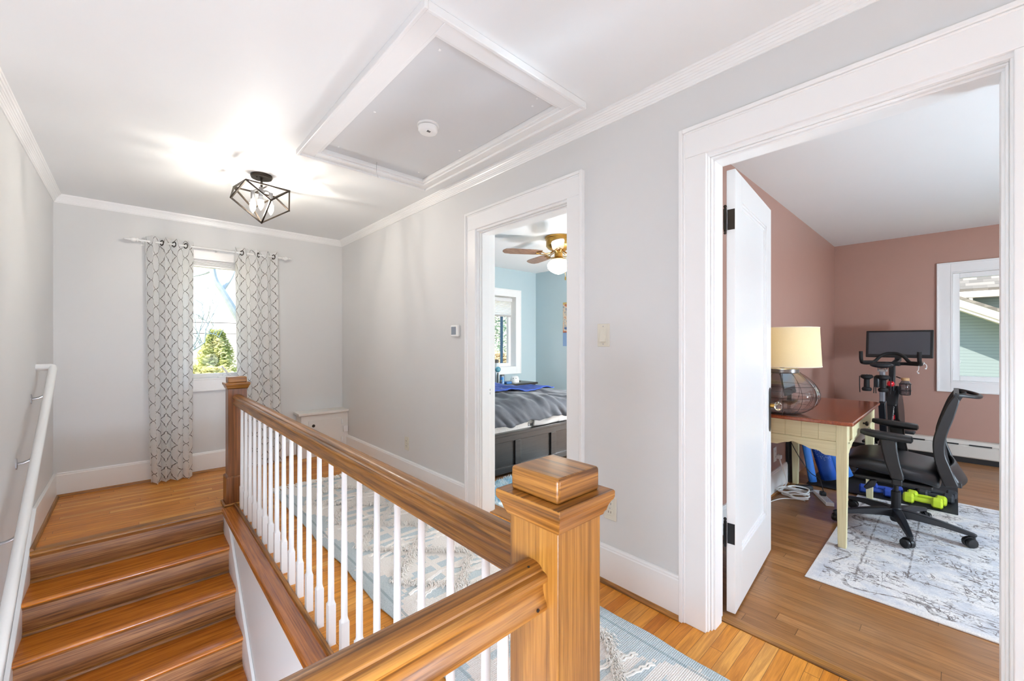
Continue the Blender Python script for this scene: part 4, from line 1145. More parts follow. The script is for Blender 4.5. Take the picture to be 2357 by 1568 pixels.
obj('tilt_lever', MB().prism([(.335, .345), (.365, .34), (.40, .285), (.385, .272), (.345, .30)], 'X', HX_-.21, HX_-.15), M['black'], oc, bevel=.006)
# back: two swept side frames, mesh between
fr_c = [(.004, .910), (.032, .855), (.058, .775), (.079, .695), (.090, .635), (.088, .56), (.075, .485), (.057, .425), (.043, .385)]
re_c = [(-.016, .880), (.006, .78), (.030, .69), (.041, .62), (.039, .56), (.021, .50), (.004, .445), (-.013, .395)]
for s in (-1, 1):
    x0 = HX_+s*.235
    outer = spline([(0, y, z) for y, z in fr_c], 4); inner_ = spline([(0, y, z) for y, z in re_c], 4)
    pts = [(q.y, q.z) for q in outer]+[(q.y, q.z) for q in inner_[::-1]]
    obj('back_frame', MB().prism(pts, 'X', x0-.016, x0+.016), M['black'], oc, bevel=.006, seg=2)
mb = MB()
cv = spline([(0, y, z) for y, z in fr_c], 4)
mb.grid(lambda u, v: Vector((HX_-.222+.444*u, cv[min(len(cv)-1, int(round(v*(len(cv)-1))))].y-.010-.035*(1-(2*u-1)**2), cv[min(len(cv)-1, int(round(v*(len(cv)-1))))].z)), 16, len(cv)-1)
obj('back_mesh', mb, meshm, oc, smooth=True, solid=.008)
mb = MB()
mb.grid(lambda u, v: Vector((HX_-.222+.444*u, -.012+.05*v-.03*(1-(2*u-1)**2), .39+.10*v)), 12, 4)
obj('lumbar_panel', mb, M['black'], oc, smooth=True, solid=.014)
mb = MB().tube(spline([(HX_-.20, .0, .905), (HX_-.17, -.035, .902), (HX_-.10, -.082, .893), (HX_, -.097, .890), (HX_+.10, -.082, .893), (HX_+.17, -.035, .902), (HX_+.20, .0, .905)], 6), .011, 10)
mb.bar((HX_-.235, -.002, .898), (HX_+.235, -.002, .898), .022, .03)
obj('coat_bar', mb, M['black'], oc, smooth=True, angle=40)
mb = MB().bar((HX_, .02, .40), (HX_, .20, .33), .09, .03).bar((HX_-.22, .0, .40), (HX_+.22, .0, .40), .05, .03)
obj('back_support', mb, M['black'], oc, bevel=.006)
for s in (-1, 1):
    xa = HX_+s*.265
    R_ = []
    for y, zc, w, h in ((.170, .632, .020, .010), (.176, .632, .042, .019), (.22, .634, .047, .022), (.32, .640, .047, .021), (.385, .648, .044, .017), (.404, .650, .032, .012)):
        R_.append([Vector((xa+w*math.copysign(abs(math.cos(t))**.5, math.cos(t)), y, zc+h*math.copysign(abs(math.sin(t))**.6, math.sin(t)))) for t in [2*PI*(i+.5)/16 for i in range(16)]])
    ar = obj('armrest', MB().loft(R_), M['black'], oc, smooth=True, angle=50)
    R2 = []
    for y, z, dy, w in ((.278, .622, .038, .020), (.272, .56, .036, .019), (.258, .48, .034, .018), (.240, .41, .032, .018), (.236, .385, .030, .018)):
        R2.append([Vector((xa+i*w, y+j*dy, z)) for i, j in ((-1, -1), (1, -1), (1, 1), (-1, 1))])
    obj('arm_post', MB().loft(R2), M['black'], ar, bevel=.008)
    obj('arm_bracket', MB().box(min(xa, HX_+s*.1), max(xa, HX_+s*.1), .215, .262, .345, .385), M['black'], ar, bevel=.006)

# ------------------------------------------------------------ exercise bike on its mat
mt_ = obj('equipment_mat', MB().box(4.193, 5.92, -.012, .86, 0.0073, .0145), M['rubber'], None, bevel=.002)
props(mt_, 'black rubber mat under the exercise bike and dumbbells', 'mat')
bk = thing('exercise_bike', 'black exercise bike with a large screen facing the pink wall window', 'exercise bike', (5.15, .435, .015), R(-3.5), local=True)
bm_ = plain('bike_black', '15171a', .32, .2, var=.06)
grey_ = plain('bike_grey', '8b8f96', .35, .6, var=.05)
for x in (-.52, .60):
    m = MB().bar((x, -.27, .035), (x, .27, .035), .06, .045)
    for y in (-.24, .24): m.lathe([(.0001, 0), (.022, 0), (.02, .012), (.0001, .014)], (x, y, 0), 12)
    obj('foot_bar', m, bm_, bk, bevel=.008)
m = MB().bar((-.52, 0, .06), (-.05, 0, .33), .06, .08).bar((-.05, 0, .33), (.18, 0, .42), .06, .09).bar((.62, 0, .06), (.42, 0, .30), .05, .06)
obj('base_frame', m, bm_, bk, bevel=.012)
m = MB().bar((-.12, 0, .33), (-.205, 0, .66), .05, .07); m.bar((-.205, 0, .64), (-.205, 0, .92), .032, .05)
obj('seat_tube', m, bm_, bk, bevel=.008)
obj('seat_post', MB().bar((-.205, .0, .66), (-.205, .0, .945), .034, .052), grey_, bk, bevel=.006, label='grey sliding seat post')
m = MB().bar((.06, 0, .36), (.26, 0, .72), .055, .07).bar((.25, 0, .70), (.275, 0, .99), .044, .06)
obj('head_tube', m, bm_, bk, bevel=.008)
obj('handlebar_post', MB().bar((.258, 0, .78), (.275, 0, .985), .030, .05), grey_, bk, bevel=.005, label='grey sliding handlebar post')
pts = [(.14, .60), (.22, .70), (.30, .77), (.40, .70), (.50, .58), (.56, .46), (.56, .36), (.50, .26), (.40, .30), (.30, .42), (.20, .48)]
q = spline([(x, 0, z) for x, z in pts+[pts[0]]], 5)
obj('flywheel_cover', MB().prism([(p.x, p.z) for p in q[:-1]], 'Y', -.055, .055), bm_, bk, bevel=.02, seg=3)
fwm = MB().lathe([(.0001, -.022), (.20, -.022), (.215, -.016), (.215, .016), (.20, .022), (.0001, .022)], (.42, 0, .31), 40, Matrix.Rotation(R(90), 4, 'X'))
obj('flywheel', fwm, M['blackm'], bk, smooth=True)
m = MB().lathe([(.0001, -.09), (.05, -.09), (.05, .09), (.0001, .09)], (.02, 0, .31), 20, Matrix.Rotation(R(90), 4, 'X'))
m.bar((.02, .095, .31), (.15, .095, .22), .018, .03).bar((.02, -.095, .31), (-.11, -.095, .40), .018, .03)
ck = obj('crank', m, M['blackm'], bk, smooth=True)
for x, y, z in ((.15, .15, .22), (-.11, -.15, .40)): obj('pedal', MB().box(x-.05, x+.05, y-.05, y+.05, z-.012, z+.012), M['black'], ck, bevel=.006)
knob_r = MB().lathe([(.0001, 0), (.02, .002), (.028, .012), (.028, .03), (.02, .042), (.0001, .045)], (.20, 0, .775), 18, Matrix.Rotation(R(-28), 4, 'Y'))
kk = obj('resistance_knob', knob_r, plain('red_plastic', 'd61d2c', .3), bk, smooth=True, label='red resistance knob')
for s in (-.02, .035): obj('red_accent', MB().box(.145+s, .155+s, -.03, -.024, .46, .50), plain('red_plastic', 'd61d2c', .3), bk)
# saddle
sr = []
for x, w, z, h in ((-.30, .045, .985, .016), (-.285, .078, .99, .026), (-.24, .084, .992, .03), (-.18, .070, .985, .028), (-.10, .036, .980, .024), (-.02, .024, .978, .02), (.01, .012, .975, .012)):
    sr.append([Vector((x, w*math.cos(t), z+h*math.sin(t)-.010*(1-abs(math.cos(t)))*(1 if math.sin(t) > 0 else 0))) for t in [2*PI*i/16 for i in range(16)]])
sd_ = obj('saddle', MB().loft(sr), leather, bk, sub=1)
m = MB()
for s in (-.022, .022): m.tube(spline([(-.27, s, .975), (-.24, s, .945), (-.17, s, .945), (-.06, s*.6, .962)], 4), .0038, 8)
m.box(-.235, -.17, -.03, .03, .93, .95)
obj('saddle_rails', m, M['nickel'], sd_, smooth=True)
# handlebar: bull-horn ring with raised middle and upright ends
hp = [(.10, .205, 1.105), (.105, .205, 1.04), (.13, .205, 1.005), (.18, .207, .992), (.24, .195, .985), (.30, .15, .985), (.33, .08, .985)]
hb = MB()
for s in (-1, 1):
    hb.tube(spline([(x, y*s, z) for x, y, z in hp], 5), .0155, 12)
    hb.tube(spline([(.13, .205*s, 1.0), (.19, .16*s, 1.0), (.23, .125*s, 1.005), (.25, .085*s, 1.055), (.26, .04*s, 1.082), (.262, 0, 1.087)], 5), .0145, 12)
hb.tube([(.33, -.085, .985), (.33, .085, .985)], .0155, 12); hb.box(.25, .36, -.05, .05, .965, 1.0)
obj('handlebar', hb, M['rubber'], bk, smooth=True)
Ms = Matrix.Translation((.60, 0, 1.175)) @ Matrix.Rotation(R(8), 4, 'Y')
sc_ = obj('screen', MB().box(-.012, .014, -.253, .253, -.140, .140, Ms), M['black'], bk, bevel=.006, seg=3)
gsc = G('dark_screen'); gsc.bsdf(lin('4c4d52'), .18, 0)
obj('screen_glass', MB().box(-.0132, -.0118, -.230, .230, -.108, .122, Ms), gsc.m, sc_, label='dark grey blank screen')
m = MB().bar((.34, 0, .985), (.58, 0, 1.01), .04, .03).bar((.58, 0, 1.0), (.615, 0, 1.12), .05, .03)
obj('screen_arm', m, bm_, bk, bevel=.006)
text('beam_lettering', 'PELOTON', .042, Matrix.Translation((.10, -.0302, .50)) @ Matrix.Rotation(R(60.5), 4, (0, -1, 0)) @ Matrix.Rotation(R(90), 4, 'X'), plain('white_print', 'e8e8e8', .5), bk)
m = MB()   # weight holder behind the saddle
for y in (-.025, .085):
    for s in (-.050, .050): m.tube([(-.335, y+s, .89), (-.335, y+s, .81), (-.335, y+s*.95, .742)], .0035, 8)
m.tube(spline([(-.20, 0, .90), (-.23, .01, .895), (-.255, .02, .89), (-.27, .03, .888)], 4), .006, 8)
m.lathe([(.0001, -.06), (.020, -.055), (.024, -.01), (.018, .045), (.0001, .055)], (-.245, .03, .845), 16)
obj('weight_holder', m, M['blackm'], bk, smooth=True)
m = MB().tube([(.27, -.03, .86), (.24, -.06, .85)], .005, 8)
for z in (.80, .735): m.tube([(.22+.043*math.cos(2*PI*j/24), -.098+.043*math.sin(2*PI*j/24), z) for j in range(24)], .003, 6, closed=True)
for a in (0, 120, 240): m.tube([(.22+.043*math.cos(R(a)), -.098+.043*math.sin(R(a)), z) for z in (.70, .80)], .003, 6)
obj('bottle_cage', m, M['blackm'], bk, smooth=True)
bike_M = Matrix.Translation(bk.location) @ Matrix.Rotation(R(-3.5), 4, 'Z')
# hand weights clipped behind the saddle
def handweight(y, label):
    c = bike_M @ Vector((-.335, y, .835)); t = thing('hand_weight', label, 'dumbbell', c, group='hand weights on the bike')
    m = MB().lathe([(.0001, -.078), (.030, -.076), (.036, -.062), (.032, -.048), (.021, -.042), (.020, .026), (.030, .034), (.043, .042), (.045, .056), (.036, .068), (.0001, .072)], c, 24)
    obj('weight_body', m, M['rubber'], t, smooth=True)
    m = MB()
    for dx in (-.010, 0, .010): m.box(c.x-.003, c.x+.003, c.y+dx-.002, c.y+dx+.002, c.z+.0705, c.z+.0722)
    obj('weight_mark', m, M['white'], t)
handweight(.085, 'black hand weight hung behind the saddle, nearer the cream desk')
handweight(-.025, 'black hand weight hung behind the saddle, nearer the office chair')
# water bottle with a wood-look lid in the cage
c = bike_M @ Vector((.22, -.098, .690)); wb_ = thing('water_bottle', 'clear grey water bottle with a tan lid in the bike cage', 'bottle', c)
bp = [(.0001, .002), (.034, .002), (.039, .010), (.0395, .11), (.034, .125), (.026, .135), (.025, .145)]
sm_ = glass('smoke_plastic', 'c3c9d0', .03)
obj('bottle_body', MB().lathe(bp+[(r-.003, z+(.003 if i < 2 else 0)) for i, (r, z) in enumerate(bp)][::-1], c, 32), sm_, wb_, smooth=True, angle=60)
obj('lid', MB().lathe([(.028, .140), (.029, .142), (.029, .162), (.026, .166), (.0001, .166)], c, 28), plain('bamboo', 'c9a070', .5), wb_, smooth=True)
# earphones on the handlebar
ec = [bike_M @ Vector(p) for p in ((.20, -.205, .975), (.20, -.222, .99), (.215, -.224, 1.006), (.235, -.21, 1.006), (.24, -.19, .99), (.23, -.188, .965), (.225, -.186, .935), (.222, -.178, .918), (.222, -.186, .905))]
e2 = [bike_M @ Vector(p) for p in ((.225, -.222, 1.0), (.22, -.238, .985), (.215, -.242, .96), (.215, -.236, .95))]
ep = thing('earphones', 'white earphones looped over the end of the bike handlebar', 'earphones', ec[0])
obj('cord', MB().tube(spline(ec, 5), .003, 8).tube(spline(e2, 5), .003, 8), M['white'], ep, smooth=True)
obj('earbud', MB().sphere(ec[-1], .007, 10).sphere(e2[-1], .007, 10), M['white'], ep, smooth=True)

# dumbbells on the mat
def dumbbell(label, p, q, rh, rg_, hl, mat, group):
    p, q = Vector(p), Vector(q); d = (q-p).normalized(); c = (p+q)/2
    t = thing('dumbbell', label, 'dumbbell', c, group=group)
    Mq = Matrix.Translation(c) @ d.to_track_quat('Z', 'Y').to_matrix().to_4x4()
    L = (q-p).length/2
    Mh = Mq @ Matrix.Rotation(R(30), 4, 'Z')
    obj('grip', MB().lathe([(rg_, -L), (rg_*.92, -L*.5), (rg_*1.05, 0), (rg_*.92, L*.5), (rg_, L)], (0, 0, 0), 16, Mq), mat, t, smooth=True)
    for s in (-1, 1):
        m = MB().lathe([(.0001, s*L-hl), (rh*.72, s*L-hl), (rh, s*L-hl*.6), (rh, s*L+hl*.6), (rh*.72, s*L+hl), (.0001, s*L+hl)], (0, 0, 0), 6, Mh)
        obj('hex_head', m, mat, t, bevel=.004)
    return t
lime = plain('lime_vinyl', 'b9d02c', .35, var=.04); blv = plain('blue_vinyl', '23459f', .4, var=.05); gry = plain('charcoal_vinyl', '2b2e33', .5, var=.05)
dumbbell('lime green dumbbell at the edge of the mat, in front of its twin', (4.222, .238, 0.055), (4.222, .090, 0.055), .040, .017, .030, lime, 'dumbbells on the mat')
dumbbell('lime green dumbbell lying behind the front green one', (4.330, .222, 0.053), (4.315, .072, 0.053), .038, .016, .029, lime, 'dumbbells on the mat')
dumbbell('blue dumbbell on the mat partly behind the desk leg', (4.250, .495, 0.051), (4.262, .352, 0.051), .036, .016, .028, blv, 'dumbbells on the mat')
dumbbell('blue dumbbell lying farther from the desk leg', (4.36, .45, 0.051), (4.375, .305, 0.051), .036, .016, .028, blv, 'dumbbells on the mat')
dumbbell('dark grey dumbbell under the chair back beside the green ones', (4.43, .17, 0.053), (4.42, .036, 0.053), .038, .016, .029, gry, 'dumbbells on the mat')
dumbbell('dark grey dumbbell deepest under the chair back', (4.54, .16, 0.053), (4.535, .020, 0.053), .038, .016, .029, gry, 'dumbbells on the mat')
# ------------------------------------------------------------ blue bedroom
esp = wood('espresso_wood', 'X', '2c2725', '211d1b', '161312', .35, pore=.3, coat=.1)
bd = thing('bed', 'dark espresso panel bed with a white mattress', 'bed', (2.82, 3.7, 0))
bx0, bx1, by0, by1 = 2.06, 3.58, 2.705, 4.70
mb = MB(); zt_ = .405
mb.box(bx0, bx1, by0-.02, by0+.06, zt_-.028, zt_)
for q in ((bx0, bx1, .32, zt_-.028), (bx0, bx1, .045, .10)): mb.box(q[0], q[1], by0, by0+.045, q[2], q[3])
n = 3; st = .07; pw = (bx1-bx0-st*(n+1))/n
for k in range(n+1): mb.box(bx0+k*(pw+st), bx0+k*(pw+st)+st, by0, by0+.045, .10, .32)
obj('foot_frame', mb, esp, bd, bevel=.003)
mb = MB()
for k in range(n): mb.box(bx0+st+k*(pw+st), bx0+st+k*(pw+st)+pw, by0+.018, by0+.03, .10, .32)
obj('foot_panel', mb, esp, bd)
mb = MB().box(bx0, bx0+.04, by0+.045, by1, .06, zt_-.03).box(bx1-.04, bx1, by0+.045, by1, .06, zt_-.03)
mb.box(bx0+.04, bx1-.04, by0+.06, by1, .28, .34)
obj('side_rail', mb, esp, bd, bevel=.003)
obj('headboard', MB().box(bx0, bx1, by1-.06, by1, .06, .95), esp, bd, bevel=.006)
mat_w = G('quilted_white'); co = mat_w.coords(); qn = mat_w.n('TexVoronoi', Vector=co, Scale=70.).outputs[0]
mat_w.bsdf(lin('e9e5e0'), .85, 0, mat_w.bump(qn, .4, .004))
mm = obj('mattress', MB().box(bx0+.03, bx1-.03, by0+.035, by1-.07, .342, .59), mat_w.m, bd, bevel=.04, seg=4)
text('mattress_lettering', 'Lucid', .052, Matrix.Translation((2.792, by0+.0338, .432)) @ Matrix.Rotation(R(90), 4, 'X'), plain('navy_thread', '1d2c44', .7), bd, .0012)

def cloth(name, label, cat, mat, f, nu, nv, thick=.012, parent=None):
    o = obj(name, MB().grid(f, nu, nv), mat, parent, smooth=True, angle=180, solid=thick)
    return props(o, label, cat) if label else o
duv = G('charcoal_duvet'); co = duv.coords(); dn = duv.noise(co, 120, 2)
duv.bsdf(duv.mix(dn, lin('3f4148'), lin('50525a')), .75, 0, duv.bump(dn, .1, .002), Sheen_Weight=.25, Sheen_Roughness=.4)
def fold(x, y):
    return noise.noise(Vector((x*6+y*2.5, y*3-x*1.0, 1.3)))
def duvet(u, v):
    # v 0: pillow end, 1: hem hanging over the foot; u across with side drapes
    W = 1.62; x = 2.00+W*u; s = v*2.112
    flat = 1.86; yb = 4.56
    if s < flat: y = yb-s; z = .655+.02*math.sin(3*x)*math.sin(2.5*y)
    else:
        k = s-flat; r = .10
        a = min(k/r, PI/2); y = yb-flat-r*math.sin(a); z = .655-r*(1-math.cos(a))
        if k > r*PI/2: z -= (k-r*PI/2)*(.86-.50*u); y -= .012*math.sin(14*x+1)*(k-r*PI/2)*4
    e = max(0, (u-.75)/.25)   # flatter towards the far side, then over the edge
    z -= .025*e**2+.20*max(0, (u-.962)/.038)
    z -= .20*max(0, (.030-u)/.030)
    hang = max(0., min(1, (s-1.5)/.6))
    z += .030*fold(x, y)+.012*noise.noise(Vector((x*14, y*9+z*8, 0)))+.03*math.exp(-((s-1.6)/.3)**2)
    y -= hang*(.035*abs(noise.noise(Vector((x*7+z*6, z*3, 4))))+.022*abs(noise.noise(Vector((x*13+z*12, z*5, 2)))))
    return Vector((x, y, z))
cloth('duvet', 'rumpled charcoal grey duvet on the bed', 'duvet', duv.m, duvet, 110, 110, .022)
blk = G('blue_throw_fabric'); co = blk.coords(); x, y, z = blk.sep(co)
rr = blk.math('ADD', blk.math('POWER', blk.math('DIVIDE', blk.math('SUBTRACT', x, 2.80), .26), 2.0), blk.math('POWER', blk.math('DIVIDE', blk.math('SUBTRACT', y, 3.42), .26), 2.0))
pt = blk.noise(co, 16, 2, .5, 1.5)
wm = blk.math('MULTIPLY', blk.math('LESS_THAN', rr, 1.0), blk.math('LESS_THAN', blk.math('ABSOLUTE', blk.math('SUBTRACT', pt, .5)), .05))
blk.bsdf(blk.mix(wm, lin('173f96'), lin('dfe4ee')), .8, 0, None, Sheen_Weight=.1)
def throw(u, v):
    x = 2.14+1.30*u-.10*v; y = 2.93+1.05*v+.10*u
    z = .70+.010*math.sin(9*x+3*y)+.012*noise.noise(Vector((x*5, y*6, 3)))
    p = duvet(min(1, max(0, (x-2.00)/1.62)), min(1, max(0, (4.56-y)/2.112)))
    return Vector((x, y, p.z+.030+.006*(1+math.sin(9*x+5*y))))
cloth('throw_blanket', 'royal blue fleece throw with a white emblem spread on the duvet', 'blanket', blk.m, throw, 60, 50, .010)
def sheet(u, v):
    x = 2.79+.75*u; top = .515+.03*u; k = v
    y = by0+.020-.016*math.sin(PI*v)-.005*math.sin(22*x)
    drop = (.10-.075*abs(2*(u-.28)) if u < .5 else .085-.05*(u-.5)*2)
    return Vector((x, y, max(.411, top-k*(.05+max(.0, drop))-.01*noise.noise(Vector((x*9, 1, v*2))))))
cloth('bed_sheet', 'pale grey sheet corner hanging over the mattress lettering', 'sheet', plain('pale_sheet', 'cfcdcb', .85), sheet, 40, 10, .004)
cloth('striped_cover', 'dark navy cover with a white stripe bunched between duvet and mattress', 'bedspread', plain('navy_cover', '252b38', .8),
      lambda u, v: Vector((2.86+.66*u, by0-.008-.02*math.sin(PI*v), .535+.045*u-v*(.02+.045*u)+.006*math.sin(17*u))), 30, 8, .006)
# fluffy rug by the bed
fr_ = G('fluffy_rug'); co = fr_.coords(); fn = fr_.noise(co, 5, 3)
fr_.bsdf(fr_.ramp(fn, [(.42, lin('a4cbdd')), (.5, lin('e9eef0')), (.6, lin('bcd9e4'))]), .95)
rn = random.Random(8); mb = MB()
mb.box(1.98, 3.3, 2.10, 2.69, 0, .012)
for k in range(5200):
    x, y = rn.uniform(1.98, 3.0), rn.uniform(2.30, 2.68); a = rn.uniform(0, 6.28); l = rn.uniform(.01, .025)
    c = Vector((x, y, .012)); k1 = Vector((math.cos(a)*l, math.sin(a)*l, rn.uniform(.015, .035))); b = Vector((-math.sin(a), math.cos(a), 0))*.004
    v = [mb.bm.verts.new(c-b), mb.bm.verts.new(c+b), mb.bm.verts.new(c+k1)]; mb.face(v)
o = obj('shaggy_rug', mb, fr_.m); props(o, 'shaggy white and light blue rug on the bedroom floor at the bed foot', 'rug')

# nightstand and the things on it
ns = thing('nightstand', 'dark nightstand between the bed and the blue corner', 'nightstand', (4.1, 4.5, 0))
obj('top', MB().box(3.70, 4.50, 4.29, 4.72, .585, .612), esp, ns, bevel=.003)
obj('carcass', MB().box(3.73, 4.47, 4.31, 4.72, .04, .585), esp, ns, bevel=.003)
for z in (.08, .33):
    dr_ = obj('drawer', MB().box(3.76, 4.44, 4.297, 4.312, z, z+.22), esp, ns, bevel=.003)
    obj('knob', MB().sphere((4.10, 4.288, z+.11), .014, 10), M['bronze'], dr_, smooth=True)
sp = thing('night_speaker', 'white rounded sleep speaker with two dot eyes on the nightstand', 'speaker', (4.17, 4.45, .6125))
obj('speaker_body', MB().lathe([(.0001, .0), (.062, .0), (.067, .012), (.062, .06), (.052, .088), (.038, .098), (.0001, .1)], (4.17, 4.45, .6125), 28), M['white'], sp, smooth=True, angle=60)
m = MB()
for s in (-.022, .022): m.sphere((4.17-.041+s*.64, 4.45-.041-s*.64, .6125+.068), .006, 8)
m.sphere((4.17+.055, 4.45-.05, .6125+.02), .012, 8)
obj('eyes', m, M['black'], sp, smooth=True)
b1 = thing('tall_bottle', 'tall clear bottle with a grey cap and pale label on the nightstand', 'bottle', (3.86, 4.50, .6125))
obj('bottle_body', MB().lathe([(.0001, 0), (.034, 0), (.036, .01), (.036, .27), (.026, .295), (.022, .305)], (3.86, 4.50, .6125), 20), plain('frosted_bottle', 'cdd6d8', .3), b1, smooth=True)
obj('cap', MB().lathe([(.024, .302), (.027, .305), (.027, .345), (.024, .35), (.0001, .35)], (3.86, 4.50, .6125), 20), plain('dark_grey_cap', '55534e', .5), b1, smooth=True)
b2 = thing('spray_can', 'grey can with a blue mark on the nightstand', 'can', (3.84, 4.36, .6125))
cg = G('can_print'); co = cg.coords(); x, y, z = cg.sep(co)
cm_ = cg.math('LESS_THAN', cg.math('ABSOLUTE', cg.math('SUBTRACT', cg.noise(co, 22, 1), .5)), .06)
cg.bsdf(cg.mix(cm_, lin('8e9aa2'), lin('2a6fc0')), .3, .3)
obj('can_body', MB().lathe([(.0001, 0), (.032, 0), (.033, .006), (.033, .12), (.028, .13), (.0001, .132)], (3.84, 4.36, .6125), 20), cg.m, b2, smooth=True)
obj('can_rim', MB().lathe([(.029, .128), (.031, .13), (.031, .14), (.0001, .141)], (3.84, 4.36, .6125), 20), plain('dark_grey_cap', '55534e', .5), b2, smooth=True)
gl_ = thing('globe_ornament', 'small blue globe ornament on a black stand by the bottles', 'ornament', (3.76, 4.36, .6125))
obj('globe', MB().sphere((3.76, 4.36, .83), .04, 20), plain('ocean_blue', '5c97a8', .25, var=.5, scale=20), gl_, smooth=True)
obj('stand', MB().lathe([(.0001, 0), (.035, 0), (.033, .01), (.01, .016), (.008, .17), (.0001, .175)], (3.76, 4.36, .6125), 16), M['black'], gl_, smooth=True)
lb = obj('small_blue_box', MB().box(3.93, 4.03, 4.36, 4.43, .6125, .645), plain('blue_box', '3c6ea6', .5), bevel=.004)
props(lb, 'small blue box lying between the can and the white speaker', 'box')
# poster
pg_ = G('poster_print'); co = pg_.coords(); x, y, z = pg_.sep(co)
pn = pg_.n('TexVoronoi', Vector=co, Scale=16.).outputs[1]
pc = pg_.ramp(pg_.noise(co, 9, 3), [(.35, lin('24365c')), (.45, lin('c96a3a')), (.55, lin('d9cbb4')), (.65, lin('3d5f94'))])
pc = pg_.mix(pg_.math('LESS_THAN', z, 1.36), pc, lin('7f9cc4')); pc = pg_.mix(pg_.math('GREATER_THAN', z, 1.80), pc, lin('caa860'))
pg_.bsdf(pc, .4)
o = obj('wall_poster', MB().box(XBD-.003, XBD-.0005, 3.62, 4.152, 1.153, 1.83), pg_.m)
props(o, 'colourful poster on the pale blue wall at the doorway edge', 'poster')

# ceiling fan
fx_, fy_ = 3.42, 2.95
fn_ = thing('ceiling_fan', 'brass ceiling fan with wooden blades and a lit globe in the bedroom', 'ceiling fan', (fx_, fy_, CZ))
obj('motor_housing', MB().lathe([(.150, 0), (.150, -.02), (.142, -.026), (.142, -.034), (.136, -.036), (.136, -.10), (.115, -.125), (.075, -.15), (.05, -.155), (.0001, -.155)], (fx_, fy_, CZ), 40), M['brass'], fn_, smooth=True)
obj('light_collar', MB().lathe([(.05, -.15), (.045, -.16), (.045, -.215), (.052, -.225), (.085, -.24), (.085, -.25), (.0001, -.25)], (fx_, fy_, CZ), 32), M['brass'], fn_, smooth=True)
gp_ = [(.072, -.245), (.075, -.252), (.105, -.275), (.122, -.305), (.116, -.34), (.09, -.37), (.05, -.393), (.018, -.405), (.0001, -.408)]
obj('glass_globe', MB().lathe(gp_, (fx_, fy_, CZ), 36), emit('globe_glow', 'fff4e2', GLOBE), fn_, smooth=True, label='lit white glass globe')
obj('pull_chain', MB().tube([(fx_+.045, fy_-.05, CZ-.25), (fx_+.05, fy_-.055, CZ-.43)], .0015, 6).lathe([(.0001, 0), (.006, -.004), (.009, -.03), (.006, -.042), (.0001, -.044)], (fx_+.05, fy_-.055, CZ-.43), 10), M['brass'], fn_, smooth=True)
bw = wood('fan_blade_wood', 'X', '9a7a66', '8a6852', '6e4f3c', .4)
for a in (148, 76, 4, -68, -140):
    d = R(a); Mb = Matrix.Translation((fx_, fy_, CZ-.175)) @ Matrix.Rotation(d, 4, 'Z') @ Matrix.Rotation(R(11), 4, 'X')
    pts = [(.19, -.05), (.26, -.062), (.52, -.068), (.59, -.055), (.615, -.025), (.62, .0), (.615, .025), (.59, .055), (.52, .068), (.26, .062), (.19, .05)]
    bl_ = obj('blade', MB().prism(pts, 'Z', -.003, .003, Mb), bw, fn_, bevel=.0015)
    m = MB()
    for s in (-1, 1): m.tube([Mb @ p for p in spline([(.055, s*.012, .02), (.10, s*.03, -.012), (.15, s*.015, -.018), (.20, s*.03, -.008), (.25, s*.012, -.006)], 4)], .005, 6)
    obj('blade_iron', m, M['brass'], bl_, smooth=True)

# ------------------------------------------------------------ outside
gm = plain('winter_lawn', '9a9568', .95, var=.3, scale=2)
props(obj('ground_outside', MB().box(-60, 60, -60, 80, -3.3, -3.2), gm), 'pale winter lawn outside the house', 'lawn', None, 'structure')
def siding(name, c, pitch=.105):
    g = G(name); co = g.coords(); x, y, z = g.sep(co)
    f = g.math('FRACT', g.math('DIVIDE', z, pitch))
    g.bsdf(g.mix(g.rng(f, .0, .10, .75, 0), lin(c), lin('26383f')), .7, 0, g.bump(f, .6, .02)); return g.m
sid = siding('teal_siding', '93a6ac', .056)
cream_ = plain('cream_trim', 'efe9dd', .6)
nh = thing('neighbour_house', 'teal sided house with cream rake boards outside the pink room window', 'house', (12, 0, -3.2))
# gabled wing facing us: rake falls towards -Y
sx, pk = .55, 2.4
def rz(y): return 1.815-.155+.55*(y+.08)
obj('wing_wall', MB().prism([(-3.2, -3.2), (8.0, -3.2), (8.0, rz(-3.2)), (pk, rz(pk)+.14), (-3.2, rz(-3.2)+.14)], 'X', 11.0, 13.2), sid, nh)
mb = MB(); th_ = .155/math.cos(math.atan(.55))
for a, b in ((-3.5, pk), ):
    mb.prism([(a, rz(a)+.155), (b, rz(b)+.155), (b, rz(b)+.155+.155), (a, rz(a)+.155+.155)], 'X', 10.56, 10.60)
    mb.prism([(a, rz(a)+.10), (b, rz(b)+.10), (b, rz(b)+.16), (a, rz(a)+.16)], 'X', 10.58, 11.02)
mb.prism([(pk, rz(pk)+.155), (pk+5.6, rz(pk)+.155-.55*5.6), (pk+5.6, rz(pk)+.31-.55*5.6), (pk, rz(pk)+.31)], 'X', 10.56, 11.02)
obj('rake_board', mb, cream_, nh)
g = G('grey_shingles'); co = g.coords(); x, y, z = g.sep(co)
row = g.math('FLOOR', g.math('DIVIDE', z, .075)); fz_ = g.math('FRACT', g.math('DIVIDE', z, .075))
cell = g.math('FLOOR', g.math('DIVIDE', g.math('ADD', y, g.math('MULTIPLY', g.white(g.comb(row, 2.2)), 5.0)), .20))
tone = g.white(g.comb(cell, row, 4.4))
c_ = g.mix(tone, lin('5d5b57'), lin('827f79')); c_ = g.mix(g.rng(fz_, 0, .16, .6, 0), c_, lin('403e3a'))
g.bsdf(c_, .9); shing = g.m
mb = MB().prism([(-3.55, rz(-3.55)+.29), (pk, rz(pk)+.29), (pk, rz(pk)+.34), (-3.55, rz(-3.55)+.34)], 'X', 10.55, 13.3)
